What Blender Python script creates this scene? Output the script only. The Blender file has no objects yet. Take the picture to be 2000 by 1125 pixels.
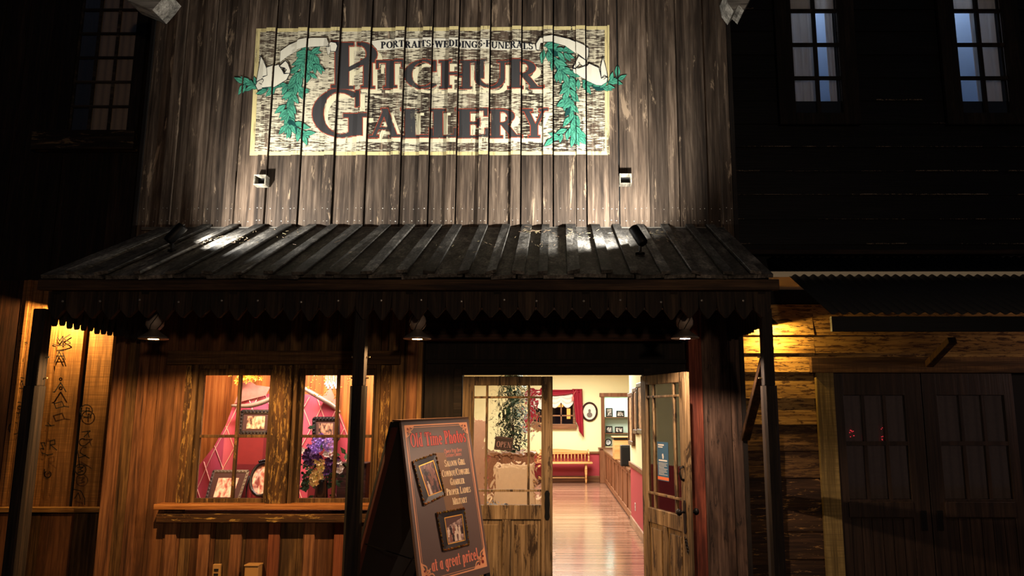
import bpy, bmesh, math, random
from mathutils import Vector, Matrix
from mathutils.geometry import tessellate_polygon
random.seed(7)
S = bpy.context.scene
COL = S.collection
PI = math.pi
rad = math.radians

# ------------------------------------------------------------------ camera
F, CX, CY = 1450.0, 1085.0, 562.5
EYE = 1.8
PITCH = math.atan(243.0 / F)
cam = bpy.data.cameras.new('camera')
cam.sensor_width = 36.0
cam.lens = F / 2000 * 36
cam.shift_x = -(CX - 1000) / 2000
cam.clip_start = 0.05
cam.clip_end = 200
camo = bpy.data.objects.new('camera', cam)
camo.location = (0, 0, EYE)
camo.rotation_euler = (PI / 2 + PITCH, 0, 0)
COL.objects.link(camo)
S.camera = camo

# ------------------------------------------------------------------ world, exposure
world = bpy.data.worlds.new('night')
S.world = world
world.use_nodes = True
bg = world.node_tree.nodes['Background']
bg.inputs[0].default_value = (0.55, 0.68, 1.0, 1)
bg.inputs[1].default_value = 0.020
vs = S.view_settings
vs.view_transform = 'Standard'
vs.look = 'None'
vs.gamma = 1.0
vs.use_curve_mapping = False
vs.exposure = 0.0
S.cycles.max_bounces = 8
S.cycles.transparent_max_bounces = 24
S.cycles.sample_clamp_indirect = 4.0


def lamp(name, kind, loc, energy, color, size=0.05, target=None, **kw):
    l = bpy.data.lights.new(name, kind)
    l.energy = energy
    l.color = color
    if kind == 'AREA':
        l.shape = 'RECTANGLE'
        l.size, l.size_y = size if isinstance(size, tuple) else (size, size)
    else:
        l.shadow_soft_size = size
    for k, v in kw.items():
        setattr(l, k, v)
    o = bpy.data.objects.new(name, l)
    o.location = loc
    if target is not None:
        d = Vector(target) - Vector(loc)
        o.rotation_euler = d.to_track_quat('-Z', 'Y').to_euler()
    COL.objects.link(o)
    return o


# lamps of the street out of the picture: one over the road behind the viewer, one under the next porch on the right
lamp('street_light', 'POINT', (1.5, -3.0, 2.6), 360, (1.0, 0.72, 0.50), .15)
lamp('next_porch_light', 'POINT', (6.4, 5.9, 2.35), 40, (1.0, 0.66, 0.60), .05)


# ------------------------------------------------------------------ pixel of the photo -> point of the place
def ray(px, py):
    u, v = (px - CX) / F, (CY - py) / F
    return Vector((u, math.cos(PITCH) - v * math.sin(PITCH), math.sin(PITCH) + v * math.cos(PITCH)))


def W(px, py, Y):
    d = ray(px, py)
    t = Y / d.y
    return Vector((d.x * t, Y, EYE + d.z * t))


def WX(px, py, X):
    d = ray(px, py)
    t = X / d.x
    return Vector((X, d.y * t, EYE + d.z * t))


def WP(px, py, p0, n):
    d = ray(px, py)
    o = Vector((0, 0, EYE))
    t = (Vector(p0) - o).dot(n) / d.dot(n)
    return o + d * t


def zz(py, Y):
    return W(CX, py, Y).z


def xx(px, py, Y):
    return W(px, py, Y).x


# depth of the planes of the place
YF = 6.30      # front of the gallery
YD = 6.45      # its doors
YL = 7.30      # house on the left
YR = 7.20      # house on the right
YE = 4.90      # eave of the porch
YP = 5.05      # posts of the porch
YB = 20.0      # far wall of the room

# big lamps of the place (their fixtures are built further down)
SIGN_WHITE = (1.0, 0.97, 0.90)
WARM = (1.0, 0.50, 0.17)
lamp('room_light', 'AREA', (-1.2, 9.2, 2.93), 140, (1.0, 0.94, 0.83), (2.2, 1.2), (-1.2, 9.2, 0))
lamp('room_light', 'AREA', (0.1, 13.5, 2.93), 215, (1.0, 0.94, 0.82), (1.6, 1.6), (0.1, 13.5, 0))
lamp('room_light', 'AREA', (0.2, 17.6, 2.93), 240, (1.0, 0.95, 0.82), (2.2, 1.6), (0.2, 17.6, 0))


# ------------------------------------------------------------------ mesh builder
class MB:
    def __init__(self):
        self.v, self.f, self.mi, self.mats = [], [], [], []
        self.cur = 0

    def mat(self, m):
        if m not in self.mats:
            self.mats.append(m)
        self.cur = self.mats.index(m)
        return self

    def add(self, vs, fs, M=None):
        b = len(self.v)
        for p in vs:
            p = Vector(p)
            self.v.append(M @ p if M is not None else p)
        for f in fs:
            self.f.append(tuple(b + i for i in f))
            self.mi.append(self.cur)
        return self

    def box(self, x0, x1, y0, y1, z0, z1, M=None, taper=None):
        vs = [(x, y, z) for z in (z0, z1) for y in (y0, y1) for x in (x0, x1)]
        fs = [(0, 2, 3, 1), (4, 5, 7, 6), (0, 1, 5, 4), (2, 6, 7, 3), (0, 4, 6, 2), (1, 3, 7, 5)]
        return self.add(vs, fs, M)

    def bar(self, a, b, w, h, up=(0, 0, 1)):
        """a square bar between two points"""
        a, b = Vector(a), Vector(b)
        d = (b - a).normalized()
        s = d.cross(Vector(up))
        if s.length < 1e-5:
            s = d.cross(Vector((1, 0, 0)))
        s.normalize()
        t = s.cross(d)
        vs = []
        for p in (a, b):
            for i, j in ((-1, -1), (1, -1), (1, 1), (-1, 1)):
                vs.append(p + s * (i * w / 2) + t * (j * h / 2))
        fs = [(3, 2, 1, 0), (4, 5, 6, 7)] + [(i, (i + 1) % 4, 4 + (i + 1) % 4, 4 + i) for i in range(4)]
        return self.add(vs, fs)

    def prism(self, poly, y0, y1, plane='XZ', M=None):
        """outline in a plane, pushed along the third axis"""
        def P(a, b, c):
            return {'XZ': (a, c, b), 'XY': (a, b, c), 'YZ': (c, a, b)}[plane]
        n = len(poly)
        vs = [P(a, b, y0) for a, b in poly] + [P(a, b, y1) for a, b in poly]
        tri = tessellate_polygon([[Vector((a, b, 0)) for a, b in poly]])
        fs = [tuple(t) for t in tri] + [tuple(n + i for i in reversed(t)) for t in tri]
        fs += [(i, (i + 1) % n, n + (i + 1) % n, n + i) for i in range(n)]
        return self.add(vs, fs, M)

    def tube(self, pts, r, seg=8, closed=False, cap=True):
        pts = [Vector(p) for p in pts]
        n = len(pts)
        rs = r if isinstance(r, (list, tuple)) else [r] * n
        vs, fs = [], []
        for i, p in enumerate(pts):
            a = pts[(i - 1) % n] if (closed or i > 0) else p
            b = pts[(i + 1) % n] if (closed or i < n - 1) else p
            d = (b - a).normalized()
            s = d.cross(Vector((0, 0, 1)))
            if s.length < 1e-3:
                s = d.cross(Vector((0, 1, 0)))
            s.normalize()
            t = s.cross(d)
            for k in range(seg):
                an = 2 * PI * k / seg
                vs.append(p + (s * math.cos(an) + t * math.sin(an)) * rs[i])
        m = n if closed else n - 1
        for i in range(m):
            for k in range(seg):
                a, b = i * seg, ((i + 1) % n) * seg
                fs.append((a + k, a + (k + 1) % seg, b + (k + 1) % seg, b + k))
        if cap and not closed:
            fs.append(tuple(range(seg - 1, -1, -1)))
            fs.append(tuple((n - 1) * seg + k for k in range(seg)))
        return self.add(vs, fs)

    def lathe(self, prof, c=(0, 0, 0), seg=20, M=None, sx=1, sy=1):
        """prof: (radius, height) pairs turned around the vertical axis"""
        c = Vector(c)
        vs, fs = [], []
        for r, z in prof:
            for k in range(seg):
                a = 2 * PI * k / seg
                p = Vector((r * math.cos(a) * sx, r * math.sin(a) * sy, z))
                vs.append((M @ p if M is not None else p) + c)
        for i in range(len(prof) - 1):
            for k in range(seg):
                fs.append((i * seg + k, i * seg + (k + 1) % seg, (i + 1) * seg + (k + 1) % seg, (i + 1) * seg + k))
        if prof[0][0] > 1e-4:
            fs.append(tuple(range(seg - 1, -1, -1)))
        if prof[-1][0] > 1e-4:
            fs.append(tuple((len(prof) - 1) * seg + k for k in range(seg)))
        return self.add(vs, fs)

    def ball(self, c, r, seg=10, rings=7, sx=1, sy=1, sz=1):
        prof = [(max(1e-5, r * math.sin(PI * i / rings)), -r * sz * math.cos(PI * i / rings)) for i in range(rings + 1)]
        return self.lathe(prof, c, seg, None, sx, sy)

    def grid(self, fn, nu, nv):
        vs = [fn(i / nu, j / nv) for j in range(nv + 1) for i in range(nu + 1)]
        fs = [(j * (nu + 1) + i, j * (nu + 1) + i + 1, (j + 1) * (nu + 1) + i + 1, (j + 1) * (nu + 1) + i) for j in range(nv) for i in range(nu)]
        return self.add(vs, fs)

    def build(self, name, m, parent=None, smooth=False, bevel=0, solid=0, kind=None, seg=2):
        me = bpy.data.meshes.new(name)
        me.from_pydata([tuple(p) for p in self.v], [], self.f)
        me.validate()
        bm = bmesh.new()
        bm.from_mesh(me)
        bmesh.ops.recalc_face_normals(bm, faces=bm.faces)
        bm.to_mesh(me)
        bm.free()
        if self.mats:
            for mm in self.mats:
                me.materials.append(mm)
            if len(self.mi) == len(me.polygons):
                me.polygons.foreach_set('material_index', self.mi)
        else:
            me.materials.append(m)
        if smooth:
            me.polygons.foreach_set('use_smooth', [True] * len(me.polygons))
        o = bpy.data.objects.new(name, me)
        COL.objects.link(o)
        if parent is not None:
            o.parent = parent
            if parent.get('world_space'):
                o.matrix_parent_inverse = Matrix.Translation(-Vector(parent.location))
        if solid:
            md = o.modifiers.new('solid', 'SOLIDIFY')
            md.thickness = solid
            md.offset = 0
        if bevel:
            md = o.modifiers.new('bevel', 'BEVEL')
            md.width = bevel
            md.segments = seg
            md.limit_method = 'ANGLE'
        if kind:
            o['kind'] = kind
        return o


def thing(name, label, cat, loc=(0, 0, 0), rotz=0, group=None, kind=None, local=False):
    """Empty at the base of a thing. Unless local, its parts are given in the coordinates of the place."""
    o = bpy.data.objects.new(name, None)
    COL.objects.link(o)
    o.location = loc
    o.rotation_euler = (0, 0, rotz)
    o.empty_display_size = 0.1
    o['label'] = label
    o['category'] = cat
    if group:
        o['group'] = group
    if kind:
        o['kind'] = kind
    if not local:
        o['world_space'] = 1
    return o


def tag(o, label=None, cat=None, group=None, kind=None):
    for k, v in (('label', label), ('category', cat), ('group', group), ('kind', kind)):
        if v:
            o[k] = v
    return o


# ------------------------------------------------------------------ materials
def rgb(r, g, b):
    """sRGB 0..255 -> linear"""
    def l(c):
        c /= 255.0
        return c / 12.92 if c <= 0.04045 else ((c + 0.055) / 1.055) ** 2.4
    return (l(r), l(g), l(b), 1)


class NT:
    def __init__(self, name):
        self.m = bpy.data.materials.new(name)
        self.m.use_nodes = True
        self.t = self.m.node_tree
        self.p = self.t.nodes['Principled BSDF']
        self.out = self.t.nodes['Material Output']

    def n(self, typ, **kw):
        nd = self.t.nodes.new('ShaderNode' + typ)
        for k, v in kw.items():
            if isinstance(k, str) and hasattr(nd, k):
                setattr(nd, k, v)
        return nd

    def l(self, a, b):
        self.t.links.new(a, b)

    def math(self, op, a, b=None, clamp=False):
        nd = self.n('Math', operation=op, use_clamp=clamp)
        for i, x in enumerate((a, b)):
            if x is None:
                continue
            if isinstance(x, (int, float)):
                nd.inputs[i].default_value = x
            else:
                self.l(x, nd.inputs[i])
        return nd.outputs[0]

    def mix(self, fac, a, b, mode='MIX'):
        nd = self.n('Mix', data_type='RGBA', blend_type=mode)
        ins = [s for s in nd.inputs if s.enabled]
        for s, x in zip((nd.inputs[0], nd.inputs[6], nd.inputs[7]), (fac, a, b)):
            if isinstance(x, (int, float)):
                s.default_value = x
            elif isinstance(x, tuple):
                s.default_value = x
            else:
                self.l(x, s)
        return nd.outputs[2]

    def ramp(self, fac, stops):
        nd = self.n('ValToRGB')
        el = nd.color_ramp.elements
        while len(el) < len(stops):
            el.new(0.5)
        for e, (p, c) in zip(el, stops):
            e.position = p
            e.color = c if isinstance(c, tuple) else (c, c, c, 1)
        self.l(fac, nd.inputs[0])
        return nd.outputs[0]

    def coords(self, scale, rnd=None, src='Object'):
        tc = self.n('TexCoord')
        mp = self.n('Mapping')
        mp.inputs['Scale'].default_value = scale
        v = tc.outputs[src]
        if rnd is not None:
            ad = self.n('VectorMath', operation='ADD')
            self.l(v, ad.inputs[0])
            cb = self.n('CombineXYZ')
            mm = self.math('MULTIPLY', rnd, 37.0)
            for i in range(3):
                self.l(mm, cb.inputs[i])
            self.l(cb.outputs[0], ad.inputs[1])
            v = ad.outputs[0]
        self.l(v, mp.inputs[0])
        return mp.outputs[0]

    def noise(self, vec, scale=1.0, detail=4.0, rough=0.6, dist=0.0):
        nd = self.n('TexNoise')
        nd.inputs['Scale'].default_value = scale
        nd.inputs['Detail'].default_value = detail
        nd.inputs['Roughness'].default_value = rough
        nd.inputs['Distortion'].default_value = dist
        self.l(vec, nd.inputs['Vector'])
        return nd.outputs[0]

    def bump(self, h, strength=0.4, dist=0.01):
        b = self.n('Bump')
        b.inputs['Strength'].default_value = strength
        b.inputs['Distance'].default_value = dist
        self.l(h, b.inputs['Height'])
        self.l(b.outputs[0], self.p.inputs['Normal'])

    def island(self):
        return self.n('NewGeometry').outputs['Random Per Island']


MATS = {}


def wood(name, dark, mid, light, axis='Z', rough=0.75, fine=55, spread=0.7, red=None, patch=None, patch_amt=0.5, patch_scale=5,
         saw=0.0, bump=0.5, spec=0.25, stain=0.6):
    if name in MATS:
        return MATS[name]
    k = NT(name)
    r = k.island()
    ai = 'XYZ'.index(axis)
    sc = [fine] * 3
    sc[ai] = fine * 0.035
    g = k.noise(k.coords(tuple(sc), r), 1.0, 5.0, 0.65, 0.35)
    sc2 = [14.0] * 3
    sc2[ai] = 0.8
    g2 = k.noise(k.coords(tuple(sc2), r), 1.0, 3.0, 0.6, 0.6)
    both = k.math('ADD', k.math('MULTIPLY', g, 0.62), k.math('MULTIPLY', g2, 0.38))
    c = k.ramp(both, [(0.36, dark), (0.50, mid), (0.66, light)])
    # boards differ from one another
    v = k.math('ADD', k.math('MULTIPLY', r, spread), 1.0 - spread * 0.5)
    hs = k.n('HueSaturation')
    k.l(c, hs.inputs['Color'])
    k.l(v, hs.inputs['Value'])
    c = hs.outputs[0]
    if red is not None:
        f = k.math('GREATER_THAN', k.math('FRACT', k.math('MULTIPLY', r, 7.31)), 0.62)
        c = k.mix(k.math('MULTIPLY', f, k.math('MULTIPLY', both, 1.0)), c, red)
    # blotches and weathering that follow the grain
    sc3 = [7.0] * 3
    sc3[ai] = 1.1
    s = k.noise(k.coords(tuple(sc3), r), 1.0, 4.0, 0.7, 0.3)
    s = k.ramp(s, [(0.42, 1.0), (0.62, 0.0)])
    c = k.mix(k.math('MULTIPLY', s, stain), c, tuple(x * 0.35 for x in dark[:3]) + (1,))
    if patch is not None:
        scp = [patch_scale * 3.2] * 3
        scp[ai] = patch_scale * 0.55
        p = k.noise(k.coords(tuple(scp), r), 1.0, 7.0, 0.72, 0.5)
        lo = 0.62 - 0.24 * patch_amt
        pm = k.ramp(p, [(lo, 0.0), (lo + 0.05, 1.0)])
        c = k.mix(k.math('MULTIPLY', pm, 0.9), c, patch)
    if saw:
        scs = [3.0] * 3
        scs[ai] = 95.0
        w = k.noise(k.coords(tuple(scs), r), 1.0, 2.0, 0.5, 0.1)
        w = k.ramp(w, [(0.38, 0.0), (0.62, 1.0)])
        c = k.mix(k.math('MULTIPLY', w, saw), c, tuple(x * 0.45 for x in mid[:3]) + (1,))
    k.l(c, k.p.inputs['Base Color'])
    k.p.inputs['Roughness'].default_value = rough
    k.p.inputs['Specular IOR Level'].default_value = spec
    if bump:
        k.bump(g, bump, 0.006)
    MATS[name] = k.m
    return k.m


def plain(name, col, rough=0.6, metal=0.0, spec=0.4, vary=0.0, vscale=20, emit=0, coat=0, island=0.0, bump=0.0):
    if name in MATS:
        return MATS[name]
    k = NT(name)
    c = col
    if vary:
        nz = k.noise(k.coords((vscale,) * 3), 1.0, 4.0, 0.6)
        c = k.mix(k.math('MULTIPLY', nz, vary), col, tuple(x * 0.3 for x in col[:3]) + (1,))
        if bump:
            k.bump(nz, bump, 0.01)
    if island:
        hs = k.n('HueSaturation')
        r = k.island()
        k.l(k.math('ADD', k.math('MULTIPLY', r, island), 1.0 - island * 0.5), hs.inputs['Value'])
        k.l(k.math('ADD', k.math('MULTIPLY', k.math('FRACT', k.math('MULTIPLY', r, 5.7)), 0.06), 0.47), hs.inputs['Hue'])
        if isinstance(c, tuple):
            hs.inputs['Color'].default_value = c
        else:
            k.l(c, hs.inputs['Color'])
        c = hs.outputs[0]
    if isinstance(c, tuple):
        k.p.inputs['Base Color'].default_value = c
    else:
        k.l(c, k.p.inputs['Base Color'])
    k.p.inputs['Roughness'].default_value = rough
    k.p.inputs['Metallic'].default_value = metal
    k.p.inputs['Specular IOR Level'].default_value = spec
    if coat:
        k.p.inputs['Coat Weight'].default_value = coat
        k.p.inputs['Coat Roughness'].default_value = 0.1
    if emit:
        k.p.inputs['Emission Color'].default_value = col
        k.p.inputs['Emission Strength'].default_value = emit
    MATS[name] = k.m
    return k.m


def paint(name, col, wear=0.5, saw=0.0, vary=0.35, island=0.0, uneven=0.0):
    """old paint on boards: worn through to the wood along grain and saw marks"""
    if name in MATS:
        return MATS[name]
    k = NT(name)
    n1 = k.noise(k.coords((44, 44, 3.2)), 1.0, 6.0, 0.7, 0.4)
    n2 = k.noise(k.coords((5, 5, 1.6)), 1.0, 3.0, 0.6)
    m = k.math('ADD', k.math('MULTIPLY', n1, 0.6), k.math('MULTIPLY', n2, 0.4))
    if saw:
        n3 = k.noise(k.coords((15, 15, 130)), 1.0, 2.0, 0.5, 0.0)
        m = k.math('ADD', k.math('MULTIPLY', m, 1 - saw), k.math('MULTIPLY', n3, saw))
    # the middle of the noise lies at 0.5; more wear, higher threshold
    th = 0.30 + 0.36 * wear
    if uneven:
        m = k.math('ADD', m, k.math('MULTIPLY', k.math('SUBTRACT', k.island(), 0.5), uneven))
    a = k.ramp(m, [(th - 0.035, 0.0), (th + 0.045, 1.0)])
    c = k.mix(k.math('MULTIPLY', n1, vary), col, tuple(x * 0.35 for x in col[:3]) + (1,))
    if island:
        hs = k.n('HueSaturation')
        r = k.island()
        k.l(k.math('ADD', k.math('MULTIPLY', r, island), 1.0 - island * 0.5), hs.inputs['Value'])
        k.l(c, hs.inputs['Color'])
        c = hs.outputs[0]
    k.l(c, k.p.inputs['Base Color'])
    k.p.inputs['Roughness'].default_value = 0.8
    k.p.inputs['Specular IOR Level'].default_value = 0.2
    tr = k.n('BsdfTransparent')
    mx = k.n('MixShader')
    k.l(a, mx.inputs[0])
    k.l(tr.outputs[0], mx.inputs[1])
    k.l(k.p.outputs[0], mx.inputs[2])
    k.l(mx.outputs[0], k.out.inputs[0])
    MATS[name] = k.m
    return k.m


def clear_glass(name, tint=(1, 1, 1, 1), refl=1.0, rough=0.02):
    if name in MATS:
        return MATS[name]
    k = NT(name)
    fr = k.n('Fresnel')
    fr.inputs[0].default_value = 1.45
    tr = k.n('BsdfTransparent')
    tr.inputs[0].default_value = tint
    gl = k.n('BsdfGlossy')
    gl.inputs['Roughness'].default_value = rough
    mx = k.n('MixShader')
    k.l(k.math('MULTIPLY', fr.outputs[0], refl), mx.inputs[0])
    k.l(tr.outputs[0], mx.inputs[1])
    k.l(gl.outputs[0], mx.inputs[2])
    k.l(mx.outputs[0], k.out.inputs[0])
    MATS[name] = k.m
    return k.m


def wavy_glass(name):
    k = NT(name)
    k.p.inputs['Base Color'].default_value = (0.95, 0.95, 0.93, 1)
    k.p.inputs['Transmission Weight'].default_value = 1.0
    k.p.inputs['Roughness'].default_value = 0.02
    k.p.inputs['IOR'].default_value = 1.45
    nz = k.noise(k.coords((17, 17, 13)), 1.0, 1.0, 0.5, 0.4)
    k.bump(nz, 0.40, 0.012)
    MATS[name] = k.m
    return k.m


def sepia(name, lo, hi, scale=22, seed=0.0):
    """an old brown photograph: soft pale and dark shapes"""
    if name in MATS:
        return MATS[name]
    k = NT(name)
    v = k.coords((scale, scale, scale * 0.6))
    ad = k.n('VectorMath', operation='ADD')
    k.l(v, ad.inputs[0])
    ad.inputs[1].default_value = (seed, seed * 2, seed * 3)
    nz = k.noise(ad.outputs[0], 1.0, 3.0, 0.55, 0.4)
    c = k.ramp(nz, [(0.38, lo), (0.5, tuple((a + b) / 2 for a, b in zip(lo, hi))), (0.6, hi)])
    k.l(c, k.p.inputs['Base Color'])
    k.p.inputs['Roughness'].default_value = 0.35
    MATS[name] = k.m
    return k.m


M_WALL = wood('weathered_brown_boards', rgb(40, 31, 24), rgb(86, 71, 58), rgb(130, 112, 95), 'Z', spread=0.75, stain=0.55, fine=42,
              patch=rgb(156, 134, 110), patch_amt=0.10, patch_scale=3)
M_BOARD = wood('brown_boards', rgb(46, 31, 17), rgb(104, 76, 44), rgb(146, 110, 66), 'Z', spread=0.55, red=rgb(112, 62, 36), stain=0.6)
M_BATTEN = wood('reddish_battens', rgb(52, 32, 19), rgb(122, 80, 50), rgb(160, 112, 72), 'Z', spread=0.6, red=rgb(136, 66, 42), stain=0.4)
M_SAWN = wood('rough_sawn_boards', rgb(70, 44, 22), rgb(128, 86, 46), rgb(165, 118, 70), 'Z', spread=0.35, saw=0.5, stain=0.35)
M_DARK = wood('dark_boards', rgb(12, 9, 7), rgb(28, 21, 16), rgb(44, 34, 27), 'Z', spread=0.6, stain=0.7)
M_DARKX = wood('dark_boards_level', rgb(12, 9, 7), rgb(30, 23, 18), rgb(48, 38, 30), 'X', spread=0.5, stain=0.7)
M_ROOF = wood('grey_roof_boards', rgb(44, 42, 40), rgb(96, 92, 86), rgb(140, 134, 124), 'Y', fine=60, spread=0.9, stain=0.7, rough=0.7,
              patch=rgb(46, 42, 34), patch_amt=0.2, patch_scale=5)
M_RED = wood('red_stained_wood', rgb(52, 22, 14), rgb(112, 52, 36), rgb(150, 84, 60), 'Z', spread=0.2, stain=0.5)
M_POST = wood('dark_post_wood', rgb(13, 10, 8), rgb(34, 26, 20), rgb(66, 52, 40), 'Z', spread=0.2, stain=0.5)
M_TRIMX = wood('brown_trim_level', rgb(44, 30, 17), rgb(98, 70, 40), rgb(140, 104, 62), 'X', spread=0.3, saw=0.4, stain=0.5)
M_SILL = wood('orange_sill_wood', rgb(92, 52, 24), rgb(170, 110, 58), rgb(205, 145, 84), 'X', spread=0.3, stain=0.3, rough=0.55)
M_PEEL = wood('peeling_ochre_paint_on_wood', rgb(40, 24, 12), rgb(84, 56, 28), rgb(110, 76, 40), 'Z', spread=0.2, stain=0.6,
              patch=rgb(146, 114, 60), patch_amt=0.40, patch_scale=16)
M_PEELX = wood('peeling_ochre_paint_level', rgb(40, 24, 12), rgb(90, 58, 28), rgb(124, 84, 42), 'X', spread=0.2, stain=0.6,
               patch=rgb(176, 142, 74), patch_amt=0.18, patch_scale=9)
M_DOOR = wood('scraped_tan_door_paint', rgb(56, 42, 28), rgb(128, 104, 72), rgb(172, 146, 108), 'Z', spread=0.25, stain=0.25,
              patch=rgb(44, 31, 20), patch_amt=0.30, patch_scale=5, rough=0.6)
M_FRAME = wood('window_frame_wood', rgb(40, 26, 14), rgb(86, 62, 34), rgb(126, 96, 56), 'Z', spread=0.3, stain=0.5,
               patch=rgb(140, 110, 62), patch_amt=0.1, patch_scale=8)
M_IRON = plain('dark_iron', rgb(28, 26, 25), 0.5, 0.7, 0.4, vary=0.4)
M_TIN = plain('galvanised_tin', rgb(150, 140, 130), 0.42, 0.75, 0.5, vary=0.4, vscale=40)
M_BLACK = plain('black_void', rgb(10, 9, 9), 0.9)
M_GLASS = clear_glass('window_glass')


# ------------------------------------------------------------------ lettering: a serif alphabet drawn from strokes
# a glyph is (width, strokes); strokes: ('r',x0,y0,x1,y1) block, ('b',x0,y0,x1,y1,w) slanting stroke of level width w,
# ('a',cx,cy,rx,ry,a0,a1,side,top) bow, thick at the sides and thin at the top
T, t = 0.20, 0.07
XH = 0.68


def _stem(x, y0=0.0, y1=1.0, w=T, lo=True, hi=True, o=0.07):
    r = [('r', x, y0, x + w, y1)]
    if lo:
        r.append(('r', x - o, y0, x + w + o, y0 + t))
    if hi:
        r.append(('r', x - o, y1 - t, x + w + o, y1))
    return r


def glyph(c):
    if c == ' ':
        return 0.34, []
    if c == 'I':
        return 0.34, _stem(.07)
    if c == 'P':
        return 0.68, _stem(.07) + [('a', .30, .73, .33, .27, -90, 90, T, t), ('r', .2, .93, .31, 1), ('r', .2, .46, .31, .53)]
    if c == 'R':
        return 0.80, _stem(.07) + [('a', .30, .73, .33, .27, -90, 90, T, t), ('r', .2, .93, .31, 1), ('r', .2, .46, .31, .53),
                                   ('b', .29, .5, .56, 0, T), ('r', .50, 0, .82, t)]
    if c == 'B':
        return 0.72, _stem(.07) + [('a', .32, .75, .29, .25, -90, 90, T * .9, t), ('r', .2, .93, .33, 1), ('r', .2, .50, .33, .57),
                                   ('a', .33, .285, .33, .285, -90, 90, T, t), ('r', .2, 0, .34, t)]
    if c == 'D':
        return 0.80, _stem(.07) + [('a', .30, .5, .44, .5, -90, 90, T, t), ('r', .2, .93, .31, 1), ('r', .2, 0, .31, t)]
    if c == 'T':
        return 0.74, _stem(.27, hi=False) + [('r', .02, .93, .72, 1), ('r', .02, .72, .07, 1), ('r', .67, .72, .72, 1)]
    if c == 'C':
        return 0.76, [('a', .42, .5, .42, .5, 48, 316, T, t), ('r', .64, .62, .70, .97)]
    if c == 'G':
        return 0.84, [('a', .42, .5, .42, .5, 48, 318, T, t), ('r', .64, .64, .70, .97), ('r', .54, .04, .74, .46), ('r', .46, .42, .82, .49)]
    if c == 'O':
        return 0.84, [('a', .42, .5, .42, .5, 0, 360, T, t)]
    if c == 'H':
        return 0.92, _stem(.07) + _stem(.65) + [('r', .2, .47, .7, .54)]
    if c == 'U':
        return 0.84, _stem(.07, .34, 1, lo=False) + _stem(.66, .34, 1, .09, lo=False) + [('a', .41, .36, .34, .36, 180, 360, T * .8, t * 1.3)]
    if c == 'A':
        return 0.84, [('b', .05, 0, .36, 1, .08), ('b', .56, 0, .30, 1, T), ('r', .18, .28, .6, .35), ('r', -.03, 0, .22, t), ('r', .50, 0, .84, t)]
    if c == 'L':
        return 0.66, _stem(.07) + [('r', .2, 0, .62, t), ('r', .56, 0, .62, .30)]
    if c == 'E':
        return 0.70, _stem(.07) + [('r', .2, 0, .64, t), ('r', .58, 0, .64, .28), ('r', .2, .93, .62, 1), ('r', .56, .74, .62, 1),
                                   ('r', .2, .48, .46, .55), ('r', .42, .38, .47, .65)]
    if c == 'F':
        return 0.66, _stem(.07) + [('r', .2, .93, .62, 1), ('r', .56, .72, .62, 1), ('r', .2, .48, .46, .55), ('r', .42, .38, .47, .65)]
    if c == 'Y':
        return 0.80, _stem(.30, 0, .46, hi=False) + [('b', .30, .42, .06, 1, T), ('b', .42, .42, .66, 1, .08), ('r', 0, .93, .34, 1), ('r', .56, .93, .82, 1)]
    if c == 'W':
        return 1.14, [('b', .26, 0, .06, 1, T * .9), ('b', .28, 0, .48, 1, .08), ('b', .70, 0, .48, 1, T * .9), ('b', .74, 0, .96, 1, .08),
                      ('r', 0, .93, .32, 1), ('r', .44, .93, .68, 1), ('r', .86, .93, 1.14, 1)]
    if c == 'N':
        return 0.88, _stem(.10, w=.08) + _stem(.70, w=.08, lo=False) + [('b', .60, 0, .08, 1, T * .9)]
    if c == 'M':
        return 1.06, _stem(.08, w=.08) + _stem(.74) + [('b', .42, 0, .08, 1, T * .8), ('b', .46, 0, .76, 1, .08)]
    if c == 'S':
        return 0.64, [('a', .30, .735, .26, .265, 30, 268, .13, .09), ('a', .32, .275, .28, .275, -150, 92, .14, .09), ('r', .50, .72, .55, .96), ('r', .05, .04, .10, .30)]
    if c == 'K':
        return 0.80, _stem(.07) + [('b', .24, .46, .60, 1, .08), ('b', .34, .58, .60, 0, T), ('r', .48, .93, .78, 1), ('r', .52, 0, .84, t)]
    if c == 'X':
        return 0.80, [('b', .52, 0, .08, 1, T), ('b', .08, 0, .60, 1, .08), ('r', 0, 0, .26, t), ('r', .46, 0, .8, t), ('r', .02, .93, .34, 1), ('r', .5, .93, .76, 1)]
    if c == '/':
        return 0.40, [('b', .02, -.05, .28, 1.05, .10)]
    if c in '·.':
        y = .5 if c == '·' else .09
        return 0.36, [('a', .18, y, .10, .10, 0, 360, .10, .10)]
    if c == ':':
        return 0.30, [('a', .15, .10, .09, .10, 0, 360, .09, .1), ('a', .15, .52, .09, .10, 0, 360, .09, .1)]
    if c == '!':
        return 0.34, [('r', .08, .32, .26, 1), ('r', .11, .24, .23, .5), ('a', .17, .10, .09, .10, 0, 360, .09, .1)]
    x = XH
    if c == 'o':
        return 0.60, [('a', .29, x / 2, .27, x / 2, 0, 360, .17, t)]
    if c == 'c':
        return 0.54, [('a', .29, x / 2, .27, x / 2, 45, 318, .17, t), ('r', .42, .44, .47, .62)]
    if c == 'e':
        return 0.56, [('a', .29, x / 2, .27, x / 2, 0, 318, .17, t), ('r', .15, .32, .54, .39)]
    if c == 'a':
        return 0.60, [('a', .27, x / 2, .24, x / 2, 60, 300, .17, t)] + _stem(.36, 0, x, .17, True, False, .04)
    if c == 'd':
        return 0.62, [('a', .27, x / 2, .25, x / 2, 60, 300, .17, t)] + _stem(.37, 0, 1, .17, True, True, .05)
    if c == 'g':
        return 0.60, [('a', .27, x / 2, .24, x / 2, 60, 300, .17, t), ('r', .36, -.1, .53, x), ('a', .27, -.1, .26, .2, 180, 360, .16, .07)]
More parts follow.
